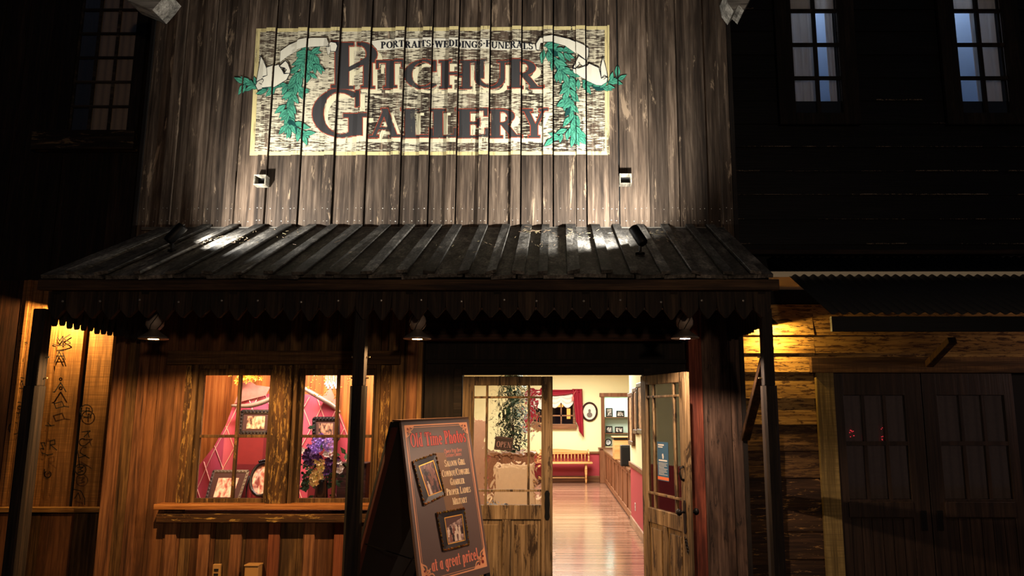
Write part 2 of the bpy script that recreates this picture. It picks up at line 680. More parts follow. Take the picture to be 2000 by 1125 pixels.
    if c == 'p':
        return 0.62, _stem(.08, -.3, x, .17, True, False, .05) + [('a', .33, x / 2, .25, x / 2, -120, 120, .17, t)]
    if c == 'h':
        return 0.66, _stem(.07, 0, 1, .17, True, True, .05) + _stem(.42, 0, .45, .17, True, False, .05) + [('a', .34, .42, .25, .26, 0, 150, .17, t)]
    if c == 'n':
        return 0.66, _stem(.07, 0, x, .17, True, True, .05) + _stem(.42, 0, .45, .17, True, False, .05) + [('a', .34, .42, .25, .26, 0, 150, .17, t)]
    if c == 'm':
        return 0.98, _stem(.07, 0, x, .16, True, True, .05) + _stem(.40, 0, .45, .16, True, False, .04) + _stem(.74, 0, .45, .16, True, False, .04) + \
            [('a', .32, .42, .24, .26, 0, 150, .16, t), ('a', .66, .42, .24, .26, 0, 150, .16, t)]
    if c == 'r':
        return 0.50, _stem(.07, 0, x, .17, True, True, .05) + [('a', .34, .44, .18, .24, 20, 170, .14, .09)]
    if c == 't':
        return 0.42, [('r', .11, .05, .28, .92), ('r', .02, x - t, .40, x), ('a', .27, .13, .16, .13, 180, 340, .16, .07)]
    if c == 'i':
        return 0.32, _stem(.07, 0, x, .17, True, True, .05) + [('a', .155, .86, .10, .10, 0, 360, .1, .1)]
    if c == 'l':
        return 0.32, _stem(.07, 0, 1, .17, True, True, .05)
    if c == 'f':
        return 0.42, _stem(.10, 0, .8, .17, True, False, .05) + [('r', .02, x - t, .38, x), ('a', .28, .8, .18, .2, 30, 180, .17, .08)]
    if c == 's':
        return 0.48, [('a', .22, .50, .19, .18, 30, 268, .12, .08), ('a', .24, .19, .20, .19, -150, 92, .13, .08)]
    if c == 'u':
        return 0.66, _stem(.07, .2, x, .17, False, True, .05) + _stem(.40, 0, x, .17, True, True, .04) + [('a', .32, .26, .25, .26, 180, 300, .17, t)]
    return 0.4, [('r', .1, 0, .3, 1)]


def stroke_polys(s, gx=0.0, gy=0.0):
    """convex pieces of a stroke, grown by gx, gy"""
    if s[0] == 'r':
        _, x0, y0, x1, y1 = s
        return [[(x0 - gx, y0 - gy), (x1 + gx, y0 - gy), (x1 + gx, y1 + gy), (x0 - gx, y1 + gy)]]
    if s[0] == 'b':
        _, x0, y0, x1, y1, w = s
        dx = (x1 - x0) / (y1 - y0) * gy
        x0, x1, y0, y1 = x0 - dx, x1 + dx, y0 - gy, y1 + gy
        return [[(x0 - gx, y0), (x0 + w + gx, y0), (x1 + w + gx, y1), (x1 - gx, y1)]]
    _, cx, cy, rx, ry, a0, a1, sd, tp = s
    n = max(4, int(abs(a1 - a0) / 15))
    out, prev = [], None
    for i in range(n + 1):
        a = rad(a0 + (a1 - a0) * i / n)
        ca, sa = math.cos(a), math.sin(a)
        o = (cx + (rx + gx) * ca, cy + (ry + gy) * sa)
        q = (cx + max(0, rx - sd - gx) * ca, cy + max(0, ry - tp - gy) * sa)
        if prev:
            out.append([prev[0], o, q, prev[1]])
        prev = (o, q)
    return out


def letter(c, x0, x1, y0, y1, gx=0.0, gy=0.0):
    """pieces of a letter fitted between x0..x1 and from the base line y0 to cap height y1"""
    _, st = glyph(c)
    pts = [p for s in st for q in stroke_polys(s) for p in q]
    a, b = min(p[0] for p in pts), max(p[0] for p in pts)
    sx, sy = (x1 - x0) / (b - a), (y1 - y0)
    out = []
    for s in st:
        for q in stroke_polys(s, gx / abs(sx), gy / abs(sy)):
            out.append([(x0 + (px - a) * sx, y0 + py * sy) for px, py in q])
    return out


def text_polys(s, x0, x1, y0, h, small_caps=None, gx=0.0, gy=0.0, curve=None):
    """a line of text fitted between x0 and x1; small_caps: height of all capitals but those that begin a word"""
    items, adv = [], 0.0
    prev = ' '
    for c in s:
        k = 1.0
        if small_caps and c.isalpha() and prev not in ' /':
            k = small_caps
        w, st = glyph(c)
        items.append((adv, k, st))
        adv += (w + .05) * k
        prev = c
    sx = (x1 - x0) / adv
    out = []
    for a, k, st in items:
        for s_ in st:
            for q in stroke_polys(s_, gx / abs(sx * k), gy / abs(h * k)):
                r = []
                for px, py in q:
                    X = x0 + (a + px * k) * sx
                    Y = y0 + py * k * h
                    if curve:
                        Y += curve((X - x0) / (x1 - x0))
                    r.append((X, Y))
                out.append(r)
    return out


def ribbon2d(pts, w, closed=False):
    """quads along a drawn line of width w"""
    out = []
    n = len(pts)
    for i in range(n if closed else n - 1):
        (x0, y0), (x1, y1) = pts[i], pts[(i + 1) % n]
        d = math.hypot(x1 - x0, y1 - y0) or 1
        nx, ny = -(y1 - y0) / d * w / 2, (x1 - x0) / d * w / 2
        ex, ey = (x1 - x0) / d * w * .3, (y1 - y0) / d * w * .3
        out.append([(x0 + nx - ex, y0 + ny - ey), (x1 + nx + ex, y1 + ny + ey), (x1 - nx + ex, y1 - ny + ey), (x0 - nx - ex, y0 - ny - ey)])
    return out


def smooth2d(pts, n=4, closed=False):
    """Catmull-Rom through the points"""
    out = []
    m = len(pts)
    for i in range(m if closed else m - 1):
        g = (lambda j: pts[j % m]) if closed else (lambda j: pts[max(0, min(m - 1, j))])
        p0, p1, p2, p3 = g(i - 1), g(i), g(i + 1), g(i + 2)
        for k in range(n):
            u = k / n
            out.append(tuple(.5 * (2 * b + (c - a) * u + (2 * a - 5 * b + 4 * c - d) * u * u + (3 * b - a - 3 * c + d) * u ** 3)
                             for a, b, c, d in zip(p0, p1, p2, p3)))
    if not closed:
        out.append(pts[-1])
    return out


def tris(poly):
    return [[poly[i] for i in tr] for tr in tessellate_polygon([[Vector((a, b, 0)) for a, b in poly]])]


def circle2d(cx, cy, r, n=14, ry=None, a0=0, a1=360):
    ry = ry or r
    return [(cx + r * math.cos(rad(a0 + (a1 - a0) * i / n)), cy + ry * math.sin(rad(a0 + (a1 - a0) * i / n))) for i in range(n + (0 if a1 - a0 == 360 else 1))]


def clip_x(poly, a, b):
    """part of a convex outline between x = a and x = b"""
    for lim, sgn in ((a, 1), (b, -1)):
        out = []
        n = len(poly)
        for i in range(n):
            p, q = poly[i], poly[(i + 1) % n]
            dp, dq = sgn * (p[0] - lim), sgn * (q[0] - lim)
            if dp >= 0:
                out.append(p)
            if (dp > 0) != (dq > 0) and abs(dp - dq) > 1e-12:
                u = dp / (dp - dq)
                out.append((lim, p[1] + (q[1] - p[1]) * u))
        poly = out
        if len(poly) < 3:
            return []
    return poly


# ================================================================== THE SETTING
def board_wall(mb, edges, z0, z1, y, thick=.03, gap=.006, jit=.004, back=True, split=0.0, skip=()):
    """upright boards between x edges, front faces at y"""
    for i in range(len(edges) - 1):
        if i in skip:
            continue
        dy = random.uniform(-jit, jit)
        g = gap * random.uniform(.5, 1.3)
        if split and random.random() < split:
            zm = random.uniform(z0 + .2 * (z1 - z0), z1 - .2 * (z1 - z0))
            mb.box(edges[i] + g / 2, edges[i + 1] - g / 2, y + dy, y + dy + thick, z0, zm - .003)
            mb.box(edges[i] + g / 2, edges[i + 1] - g / 2, y + dy + .002, y + dy + thick, zm, z1)
        else:
            mb.box(edges[i] + g / 2, edges[i + 1] - g / 2, y + dy, y + dy + thick, z0, z1)
    return mb


Z_RIDGE = zz(447, YF)
Z_TOP = 6.1

# street and boardwalk, below the picture
mb = MB().box(-14, 14, -6, 4.2, -.25, -.15)
mb.build('ground_street', plain('packed_dirt', rgb(60, 48, 38), .95, vary=.5, vscale=3), kind='structure')
mb = MB()
x = -9.0
while x < 9.0:
    mb.box(x, x + .19, 4.2, 8.6 if (x < -3.8 or x > 1.6) else 6.40, -.06, 0)
    x += .20
mb.build('floor_boardwalk', wood('boardwalk_planks', rgb(40, 30, 22), rgb(84, 64, 46), rgb(120, 94, 70), 'Y', spread=.4), kind='structure')

# ---------------------------------------------------------------- upper wall of the gallery: boards and battens
SEAM = [281, 345, 405, 466, 526, 590, 655, 717, 785, 840, 893, 956, 1019, 1082, 1147, 1210, 1268, 1325, 1380, 1428]
SX = [xx(p, 303, YF) for p in SEAM]
PXM = xx(1001, 303, YF) - xx(1000, 303, YF)
STRIPS = []
mb = MB()
for i in range(len(SX) - 1):
    a, b = SX[i], SX[i + 1]
    m = b - 21 * PXM
    g = .013 if 4 <= i + 1 <= 15 else .006
    j = random.uniform(-.003, .003)
    STRIPS.append((a, m, YF + j))
    mb.box(a + .001, m, YF + j, YF + .05, Z_RIDGE - .25, Z_TOP)
    j2 = random.uniform(-.004, .002) - .018
    STRIPS.append((m, b - g, YF + j2))
    mb.box(m + .0005, b - g, YF + j2, YF + .05, Z_RIDGE - .25, Z_TOP)
mb.build('wall_front', M_WALL, kind='structure')
MB().box(SX[0] + .01, SX[-1] - .01, YF + .052, YF + .12, Z_RIDGE - .25, Z_TOP).build('wall_front_backing', M_BLACK, kind='structure')
# side returns of the false front
mb = MB()
mb.box(SX[0] - .03, SX[0], YF - .02, YL, 2.3, Z_TOP)
mb.box(SX[-1], SX[-1] + .035, YF - .02, YR, 0, Z_TOP)
mb.build('wall_front_returns', M_DARK, kind='structure')
# nail heads in two rows near the foot of the boards
mb = MB()
for py in (408, 432):
    for a, b, y in STRIPS:
        for fx in (.25, .75):
            mb.ball((a + (b - a) * fx + random.uniform(-.01, .01), y, zz(py, YF) + random.uniform(-.006, .006)), .0042, 6, 4, sy=.5)
n_ = mb.build('nail_heads', plain('nail_steel', rgb(190, 185, 175), .35, .8))
tag(n_, 'small shiny nail heads in rows along the foot of the upper boards', 'nails', kind='stuff')
# flashing where the porch roof meets the wall
mb = MB().box(xx(282, 447, YF), xx(1414, 447, YF), YF - .05, YF - .02, zz(450, YF - .03), zz(444, YF - .03))
mb.build('trim_flashing', wood('grey_flashing_board', rgb(70, 66, 60), rgb(120, 114, 104), rgb(160, 152, 140), 'X'), kind='structure', bevel=.004)

# ---------------------------------------------------------------- window wall (left half of the ground floor)
ZS = zz(994, YF)              # sill
ZH = zz(714, YF)              # head of the window opening
OX0, OX1 = xx(368, 850, YF), xx(738, 850, YF)
WX0 = xx(232, 850, YF)
WX1 = xx(822, 850, YF)
Z_SOF = zz(560, YF)
mb = MB()
def px_edges(pxs, py, Y):
    return [xx(p, py, Y) for p in pxs]
board_wall(mb, [WX0] + px_edges([268, 300, 334], 850, YF) + [OX0], 0, Z_SOF, YF)
board_wall(mb, [OX1] + px_edges([752, 786], 850, YF) + [WX1], 0, Z_SOF, YF)
board_wall(mb, [OX0, OX0 + .4, OX0 + .8, OX0 + 1.2, OX1], ZH, Z_SOF, YF)
lo = px_edges([338, 372, 395, 420, 480, 545, 580, 612, 680, 722, 738], 1060, YF)
lo[0], lo[-1] = OX0, OX1
board_wall(mb, lo, 0, ZS - .03, YF)
mb.build('wall_front_lower', M_BOARD, kind='structure')
mb = MB().box(WX0 + .01, OX0 - .004, YF + .036, YF + .05, 0, Z_SOF)
mb.box(OX1 + .004, WX1 - .035, YF + .036, YF + .05, 0, Z_SOF)
mb.box(OX0 - .004, OX1 + .004, YF + .036, YF + .05, ZH + .002, Z_SOF)
mb.box(OX0 - .004, OX1 + .004, YF + .036, YF + .05, 0, ZS - .04)
mb.build('wall_front_lower_light_stop', M_BLACK, kind='structure')  # unseen black sheet, added to keep showcase light from leaking through the board gaps
mb = MB()
for p in (334, 400, 462, 536, 604, 664):
    c = xx(p, 1070, YF)
    mb.box(c - .045, c + .045, YF - .028, YF - .002, 0, ZS - .10)
for p0, p1 in ((262, 282),):
    mb.box(xx(p0, 850, YF), xx(p1, 850, YF), YF - .03, YF - .002, 0, Z_SOF)
mb.box(xx(792, 850, YF), xx(812, 850, YF), YF - .03, YF - .002, 0, Z_SOF)
mb.build('trim_battens', M_BATTEN, kind='structure', bevel=.003)
# corner board on the left, with the red batten beside it
mb = MB().box(xx(214, 850, YF) , WX0 + .02, YF - .045, YF + .06, 0, Z_SOF)
mb.build('trim_corner', M_BATTEN, kind='structure', bevel=.006)
# boarded return from the corner to the house on the left
MB().box(xx(214, 850, YF), xx(214, 850, YF) + .03, YF + .062, YL, 0, Z_SOF + .4).build('wall_return_left', M_DARK, kind='structure')

# ---------------------------------------------------------------- entrance
JX0, JX1 = xx(901, 900, YD), xx(1258, 900, YD)       # door opening
XC = (JX0 + JX1) / 2
ZD = zz(734, YD)
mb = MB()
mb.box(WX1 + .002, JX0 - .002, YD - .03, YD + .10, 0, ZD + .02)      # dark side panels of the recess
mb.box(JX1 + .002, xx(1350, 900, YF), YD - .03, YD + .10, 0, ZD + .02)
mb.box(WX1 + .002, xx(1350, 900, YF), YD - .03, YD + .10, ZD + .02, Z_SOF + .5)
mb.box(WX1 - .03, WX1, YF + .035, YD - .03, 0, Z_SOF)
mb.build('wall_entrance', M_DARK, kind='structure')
mb = MB()
mb.box(WX1 + .02, xx(1340, 720, YD), YD - .075, YD - .032, zz(711, YD), zz(703, YD))
mb.box(JX0 - .07, JX0 - .002, YD - .06, YD - .032, 0, ZD + .06)
mb.box(JX1 + .002, JX1 + .07, YD - .06, YD - .032, 0, ZD + .06)
mb.box(JX0 - .002, JX1 + .002, YD - .06, YD - .032, ZD + .005, ZD + .075)
mb.build('trim_door_casing', M_DARKX, kind='structure', bevel=.004)
# right of the entrance: red strip and wide dark boards
RX = px_edges([1350, 1376, 1432, 1458], 900, YF)
MB().box(RX[0], RX[1], YF - .02, YF + .1, 0, Z_SOF).build('trim_red_strip', M_RED, kind='structure', bevel=.006)
mb = MB()
board_wall(mb, RX[1:], 0, Z_SOF, YF, .06)
mb.build('wall_front_right', wood('grey_brown_boards', rgb(30, 20, 15), rgb(82, 62, 50), rgb(110, 88, 74), 'Z', spread=.3, stain=.6,
                                  patch=rgb(26, 18, 14), patch_amt=.2, patch_scale=8), kind='structure')
MB().box(RX[-1] - .03, RX[-1], YF + .062, YR, 0, Z_SOF).build('wall_return_right', M_DARK, kind='structure')
# heavy lintel with the faded notice
ZB0, ZB1 = zz(664, 6.16), zz(600, 6.16)
MB().box(xx(824, 630, 6.16), xx(1345, 630, 6.16), 6.16, 6.26, ZB0 + .05, ZB1).build(
    'lintel_beam', wood('dark_red_lintel', rgb(22, 13, 9), rgb(50, 31, 21), rgb(72, 47, 33), 'X', spread=.2), kind='structure')
mb = MB().box(xx(824, 655, 6.12), xx(1345, 655, 6.12), 6.12, 6.27, ZB0, ZB0 + .048)
mb.build('trim_lintel', wood('dark_red_moulding', rgb(40, 26, 18), rgb(74, 50, 36), rgb(96, 68, 50), 'X'), kind='structure', bevel=.008)
mb = MB()
for q in text_polys('ALL WORK EXHIBITED', 872, 1155, -641, 14):
    mb.add([W(a, -b, 6.158) for a, b in q], [tuple(range(len(q)))])
n_ = mb.build('painted_notice', paint('faded_black_paint', rgb(8, 6, 5), .25))
tag(n_, 'faded black lettered notice painted on the dark lintel above the doors', 'lettering')

# ---------------------------------------------------------------- house on the left
mb = MB()
ed = [xx(p, 800, YL) for p in (-260, -200, -140, -80, -30, 18)]
board_wall(mb, ed, zz(995, YL), 3.1, YL, jit=.012, gap=.008)
mb.build('wall_left_end', wood('dark_red_boards', rgb(24, 11, 7), rgb(52, 26, 16), rgb(70, 40, 26), 'Z', spread=.4), kind='structure')
mb = MB()
ed = [xx(p, 800, YL) for p in (18, 38, 60, 80, 97, 148, 160, 209)]
board_wall(mb, ed, zz(995, YL), 3.1, YL, jit=.010, gap=.009, thick=.05, skip=(5,))
mb.build('wall_left', M_SAWN, kind='structure')
mb = MB()
c = xx(36, 800, YL)
mb.box(c - .03, c - .005, YL - .03, YL - .013, zz(990, YL), 3.1)
mb.build('trim_left_strips', M_SAWN, kind='structure')
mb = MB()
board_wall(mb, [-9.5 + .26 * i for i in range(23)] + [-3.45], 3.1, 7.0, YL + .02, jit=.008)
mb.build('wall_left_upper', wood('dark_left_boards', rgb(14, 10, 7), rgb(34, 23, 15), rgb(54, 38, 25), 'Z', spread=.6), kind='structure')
mb = MB()
board_wall(mb, [-9.5 + .31 * i for i in range(19)] + [-3.6], 0, zz(1003, YL - .04), YL - .04, jit=.003)
mb.build('wall_left_dado', M_BOARD, kind='structure')
MB().box(-9.5, -3.56, YL - .10, YL - .005, zz(1001, YL - .1), zz(992, YL - .1)).build(
    'trim_left_rail', wood('pale_rail', rgb(90, 60, 30), rgb(160, 116, 64), rgb(190, 145, 90), 'X', rough=.5), kind='structure', bevel=.005)
MB().box(-9.5, -3.5, YL + .06, YL + .2, 0, 7.0).build('wall_left_backing', M_BLACK, kind='structure')

# dim window of the left house: three by six panes, a curtain behind
wl = thing('window_1', 'dark upper window of the left house with small panes and a drawn brown curtain', 'window', W(205, 250, YL), kind='structure')
x0, x1, z0, z1 = xx(148, 150, YL), xx(262, 150, YL), zz(258, YL), zz(-70, YL)
mb = MB()
mb.box(x0 - .11, x0, YL - .05, YL + .0, z0 - .02, z1 + .1)
mb.box(x1, x1 + .11, YL - .05, YL + .0, z0 - .02, z1 + .1)
mb.box(x0 - .11, x1 + .11, YL - .05, YL + .0, z1, z1 + .12)
mb.build('window_frame', M_DARK, wl, bevel=.005)
MB().box(x0 - .30, x1 + .13, YL - .12, YL + .0, zz(292, YL - .1), z0 - .02).build(
    'window_sill', wood('worn_dark_sill', rgb(16, 12, 8), rgb(40, 30, 20), rgb(74, 58, 40), 'X', patch=rgb(110, 90, 64), patch_amt=.25, patch_scale=5), wl, bevel=.006)
mb = MB()
for i in range(4):
    x = x0 + (x1 - x0) * i / 3
    mb.box(x - .013, x + .013, YL - .025, YL - .006, z0, z1)
for i in range(8):
    z = z0 + (z1 - z0) * i / 7
    mb.box(x0, x1, YL - .027, YL - .004, z - .011, z + .011)
mb.build('muntin', wood('worn_dark_muntin', rgb(20, 16, 12), rgb(46, 38, 30), rgb(86, 76, 64), 'X', fine=30), wl)
MB().box(x0, x1, YL - .012, YL - .009, z0, z1).build('pane', M_GLASS, wl)
mb = MB()
cx0 = x0 + (x1 - x0) * .30
mb.grid(lambda u, v: (cx0 + (x1 - .01 - cx0) * u, YL + .007 + .005 * math.sin(u * 34), z0 + .02 + (z1 - .35 - z0) * v), 50, 2)
mb.build('curtain', plain('brown_curtain', rgb(140, 120, 98), .9, vary=.3), wl)

# ---------------------------------------------------------------- house on the right: lap siding
DRX0 = xx(1596, 900, YR)
mb = MB()
def siding(mb, x0, x1, pys, Y, lean=.018):
    for a, b in zip(pys[:-1], pys[1:]):
        za, zb = zz(b, Y), zz(a, Y)
        # each board leans out at its foot
        d0, d1 = lean * random.uniform(.8, 1.2), random.uniform(.002, .005)
        vs = [(x0, Y - d0, za), (x1, Y - d0, za), (x1, Y - d1, zb), (x0, Y - d1, zb),
              (x0, Y + .02, za), (x1, Y + .02, za), (x1, Y + .02, zb), (x0, Y + .02, zb)]
        mb.add(vs, [(0, 1, 2, 3), (7, 6, 5, 4), (0, 4, 5, 1), (3, 2, 6, 7), (0, 3, 7, 4), (1, 5, 6, 2)])
lowp = [595, 620, 655, 690, 727, 778, 829, 880, 932, 984, 1036, 1090, 1140, 1200, 1280, 1380]
siding(mb, RX[-1] + .001, DRX0 + .03, lowp[:7], YR, .030)
siding(mb, DRX0 + .03, 8.2, [595, 622, 655, 690, 727], YR, .022)
mb.build('wall_right', wood('flaking_yellow_siding', rgb(96, 66, 34), rgb(172, 134, 74), rgb(204, 166, 98), 'X', spread=.3, stain=.4,
                            patch=rgb(58, 34, 19), patch_amt=.42, patch_scale=13), kind='structure')
mb = MB()
siding(mb, RX[-1] + .001, DRX0 + .03, lowp[6:9], YR, .030)
mb.build('wall_right_middle', wood('half_bare_siding', rgb(52, 34, 18), rgb(104, 76, 42), rgb(150, 114, 64), 'X', spread=.4, stain=.5,
                                   patch=rgb(46, 27, 15), patch_amt=.55, patch_scale=12), kind='structure')
mb = MB()
siding(mb, RX[-1] + .001, DRX0 + .03, lowp[8:], YR, .030)
mb.build('wall_right_foot', wood('worn_bare_siding', rgb(30, 19, 12), rgb(62, 42, 26), rgb(88, 62, 38), 'X', spread=.35, stain=.5,
                                 patch=rgb(160, 120, 68), patch_amt=.16, patch_scale=12), kind='structure')
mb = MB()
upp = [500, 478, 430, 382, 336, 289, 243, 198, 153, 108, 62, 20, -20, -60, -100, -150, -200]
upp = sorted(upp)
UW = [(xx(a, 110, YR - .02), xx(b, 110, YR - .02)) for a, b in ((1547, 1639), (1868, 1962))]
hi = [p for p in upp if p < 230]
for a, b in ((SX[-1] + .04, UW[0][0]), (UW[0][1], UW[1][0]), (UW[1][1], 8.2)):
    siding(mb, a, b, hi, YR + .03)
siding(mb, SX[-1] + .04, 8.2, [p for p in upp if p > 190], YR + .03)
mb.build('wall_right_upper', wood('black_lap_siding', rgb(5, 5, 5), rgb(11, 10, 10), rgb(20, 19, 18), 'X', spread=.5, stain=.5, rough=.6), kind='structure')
# pale worn lower edges of the lap boards
mb = MB()
for p in upp[4:-1]:
    x = SX[-1] + .06
    while x < 8:
        L = random.uniform(.15, 1.4)
        if random.random() < .72 and not any(x + L > a - .2 and x < b + .2 and p < 226 for a, b in UW):
            h = random.uniform(.003, .010)
            za = zz(p, YR + .03)
            mb.box(x, x + L, YR - .004 - random.uniform(0, .003), YR + .01, za + .001, za + h)
        x += L + random.uniform(.0, .35)
n_ = mb.build('trim_worn_edges', paint('worn_pale_edge', rgb(128, 114, 100), .60), kind='structure')
ZW = zz(226, YR)
mb = MB().box(SX[-1] + .04, 8.2, YR + .06, YR + .10, 2.5, ZW)
for a, b in ((SX[-1] + .04, UW[0][0]), (UW[0][1], UW[1][0]), (UW[1][1], 8.2)):
    mb.box(a, b, YR + .06, YR + .10, ZW, 7.2)
mb.build('wall_right_backing', M_BLACK, kind='structure')
# the shallow rooms behind the two upper windows
mb = MB()
for a, b in UW:
    mb.box(a - .5, b + .5, YR + .9, YR + .95, ZW - .3, 7.2)
    mb.box(a - .5, a - .45, YR + .101, YR + .9, ZW - .3, 7.2)
    mb.box(b + .45, b + .5, YR + .101, YR + .9, ZW - .3, 7.2)
    mb.box(a - .5, b + .5, YR + .101, YR + .9, ZW - .3, ZW - .27)
    mb.box(a - .5, b + .5, YR + .101, YR + .9, 7.17, 7.2)
mb.build('wall_right_rooms', plain('pale_blue_plaster', rgb(170, 185, 205), .9), kind='structure')
for a, b in UW:
    lamp('upper_room_light', 'POINT', ((a + b) / 2, YR + .55, ZW + 2.1), 24, (.70, .82, 1.0), .12)
# rail under the upper storey
MB().box(xx(1440, 495, YR), 8.2, YR - .07, YR - .002, zz(499, YR), zz(490, YR)).build(
    'trim_right_rail', wood('brown_rail', rgb(22, 15, 11), rgb(44, 31, 23), rgb(62, 46, 35), 'X'), kind='structure', bevel=.006)


def tall_window(name, label, px0, px1, gap):
    Y = YR - .02
    r = thing(name, label, 'window', W((px0 + px1) / 2, 222, Y), kind='structure')
    x0, x1 = xx(px0, 110, Y), xx(px1, 110, Y)
    z0, z1 = zz(223, Y), zz(-90, Y)
    mb = MB()
    mb.box(x0 - .17, x0, Y - .04, Y + .005, z0 - .12, z1 + .1)
    mb.box(x1, x1 + .17, Y - .04, Y + .005, z0 - .12, z1 + .1)
    mb.box(x0, x1, Y - .04, Y + .005, z0 - .12, z0)
    mb.build('window_frame', M_DARK, r, bevel=.004)
    mb = MB()
    xm = (x0 + x1) / 2
    mb.box(xm - .016, xm + .016, Y - .02, Y + .02, z0, z1)
    for p in (153, 88, 22, -45):
        z = zz(p, Y)
        mb.box(x0, x1, Y - .022, Y + .018, z - .014, z + .014)
    mb.build('muntin', M_DARK, r)
    MB().box(x0, x1, Y + .004, Y + .008, z0, z1).build('pane', M_GLASS, r)
    # lace curtains hang just inside: two sheets drawn apart, lit from the sky-blue room behind
    lace = bpy.data.materials.get('lace_curtain')
    if lace is None:
        k = NT('lace_curtain')
        k.p.inputs['Base Color'].default_value = rgb(190, 186, 180)
        k.p.inputs['Roughness'].default_value = .95
        tl = k.n('BsdfTranslucent')
        tl.inputs[0].default_value = rgb(200, 186, 172)
        mx = k.n('MixShader')
        mx.inputs[0].default_value = .3
        k.l(k.p.outputs[0], mx.inputs[1])
        k.l(tl.outputs[0], mx.inputs[2])
        k.l(mx.outputs[0], k.out.inputs[0])
        lace = k.m
    g0, g1 = gap
    mb = MB()
    w = x1 - x0
    mb.grid(lambda u, v: (x0 - .02 + (w * (g0 + .10 * (1 - v) * 0 - .02 * math.sin(v * 9)) + .02) * u, Y + .10 + .014 * math.sin(u * 26 + v), z0 - .1 + (z1 - z0 + .1) * v), 40, 12)
    mb.build('curtain', lace, r)
    mb = MB()
    mb.grid(lambda u, v: (x0 + w * g1 + (w * (1 - g1) + .02) * u, Y + .11 + .012 * math.sin(u * 17 + 2 * v), z0 - .1 + (z1 - z0 + .1) * v), 30, 12)
    mb.build('curtain', lace, r)
    mb = MB()
    mb.grid(lambda u, v: (x0 + w * u, Y + .06 + .008 * math.sin(u * 40), zz(14, Y) - .02 * abs(math.sin(u * 12)) + (z1 - zz(14, Y)) * v), 40, 3)
    mb.build('valance', lace, r)
    return x0, x1, z0, z1


# openings behind the two windows are shallow lit rooms
for args in (('window_2', 'tall upper window nearer the sign wall, pale curtains parted on blue light', 1547, 1639, (.62, .84)),
             ('window_3', 'tall upper window at the top right with blue light in its left panes', 1868, 1962, (.06, .50))):
    x0, x1, z0, z1 = tall_window(*args)


# ================================================================== THE PORCH
# roof of boards and battens from the wall down to the eave
RXL, RXR = -3.44, 1.46
ZR, ZE = zz(449, YF - .02), zz(542, YE)
roof = thing('porch_roof', 'sloping porch roof of grey weathered boards below the painted sign', 'roof', (-1.0, YE, 0))
sl = (ZR - ZE) / (YF - .02 - YE)
nrm = Vector((0, -sl, 1)).normalized()
mb = MB()
x = RXL
def roofboard(mb, x0, x1, lift, over, th):
    y0 = YE - over
    for (a, b) in ((y0, YF - .022),):
        p0 = Vector((0, a, ZE + sl * (a - YE)))
        p1 = Vector((0, b, ZE + sl * (b - YE)))
        tw = random.uniform(-.006, .006)
        vs = []
        for p, k in ((p0, 0), (p1, 1)):
            dx = random.uniform(-.008, .008)
            for X, s_ in ((x0 + dx, -1), (x1 + dx, 1)):
                e = random.uniform(-.02, .02) * (1 - k)
                for h in (lift, lift + th):
                    q = p + nrm * (h + tw * s_ * (1 - k))
                    vs.append((X, q.y + e, q.z + sl * e))
        # order: near-left(lo,hi), near-right(lo,hi), far-left, far-right
        mb.add(vs, [(0, 2, 3, 1), (4, 5, 7, 6), (0, 1, 5, 4), (2, 6, 7, 3), (1, 3, 7, 5), (0, 4, 6, 2)])
while x < RXR - .02:
    w = random.uniform(.17, .24)
    w = min(w, RXR - x)
    roofboard(mb, x + .002, x + w - .002, random.uniform(-.004, .004), random.uniform(0, .03), .024)
    if x > RXL:
        bw = random.uniform(.06, .085)
        roofboard(mb, x - bw / 2, x + bw / 2, .028 + random.uniform(0, .004), random.uniform(.005, .035), .022)
    x += w
mb.build('roof_boards', M_ROOF, roof)
MB().box(RXL - .03, RXR + .04, YE + .0, YE + .045, zz(566, YE), ZE - .012).build('fascia', wood(
    'brown_fascia', rgb(30, 20, 13), rgb(70, 50, 33), rgb(98, 74, 52), 'X', spread=.1), roof, bevel=.004)
# plank ceiling and rafters under the roof boards
for i in range(9):
    mb = MB()
    xr = RXL + .06 + (RXR - RXL - .12) * i / 8
    mb.bar((xr, YE + .05, ZE + sl * .05 - .075), (xr, YF - .03, ZE + sl * (YF - .03 - YE) - .075), .05, .12)
    mb.build('rafter', M_DARKX, roof)


def pennants(mb, pts, ztop, zband, ztip, axis, fixed, th, shape='V'):
    """board with a row of pointed drops along its lower edge"""
    for a, b in zip(pts[:-1], pts[1:]):
        m, w = (a + b) / 2, (b - a)
        dz = random.uniform(-.012, .012)
        if shape == 'V':
            low = [(b - w * .02, zband), (m + w * .42, zband - .03), (m + w * .06, ztip + dz), (m - w * .06, ztip + dz), (m - w * .42, zband - .03), (a + w * .02, zband)]
        else:
            low = [(b, zband), (m + w * .34, zband - .05), (m + w * .13, ztip + dz), (m, ztip - .012 + dz), (m - w * .13, ztip + dz), (m - w * .34, zband - .05), (a, zband)]
        poly = low + [(a, ztop), (b, ztop)]
        mb.prism(poly, fixed, fixed + th, axis)


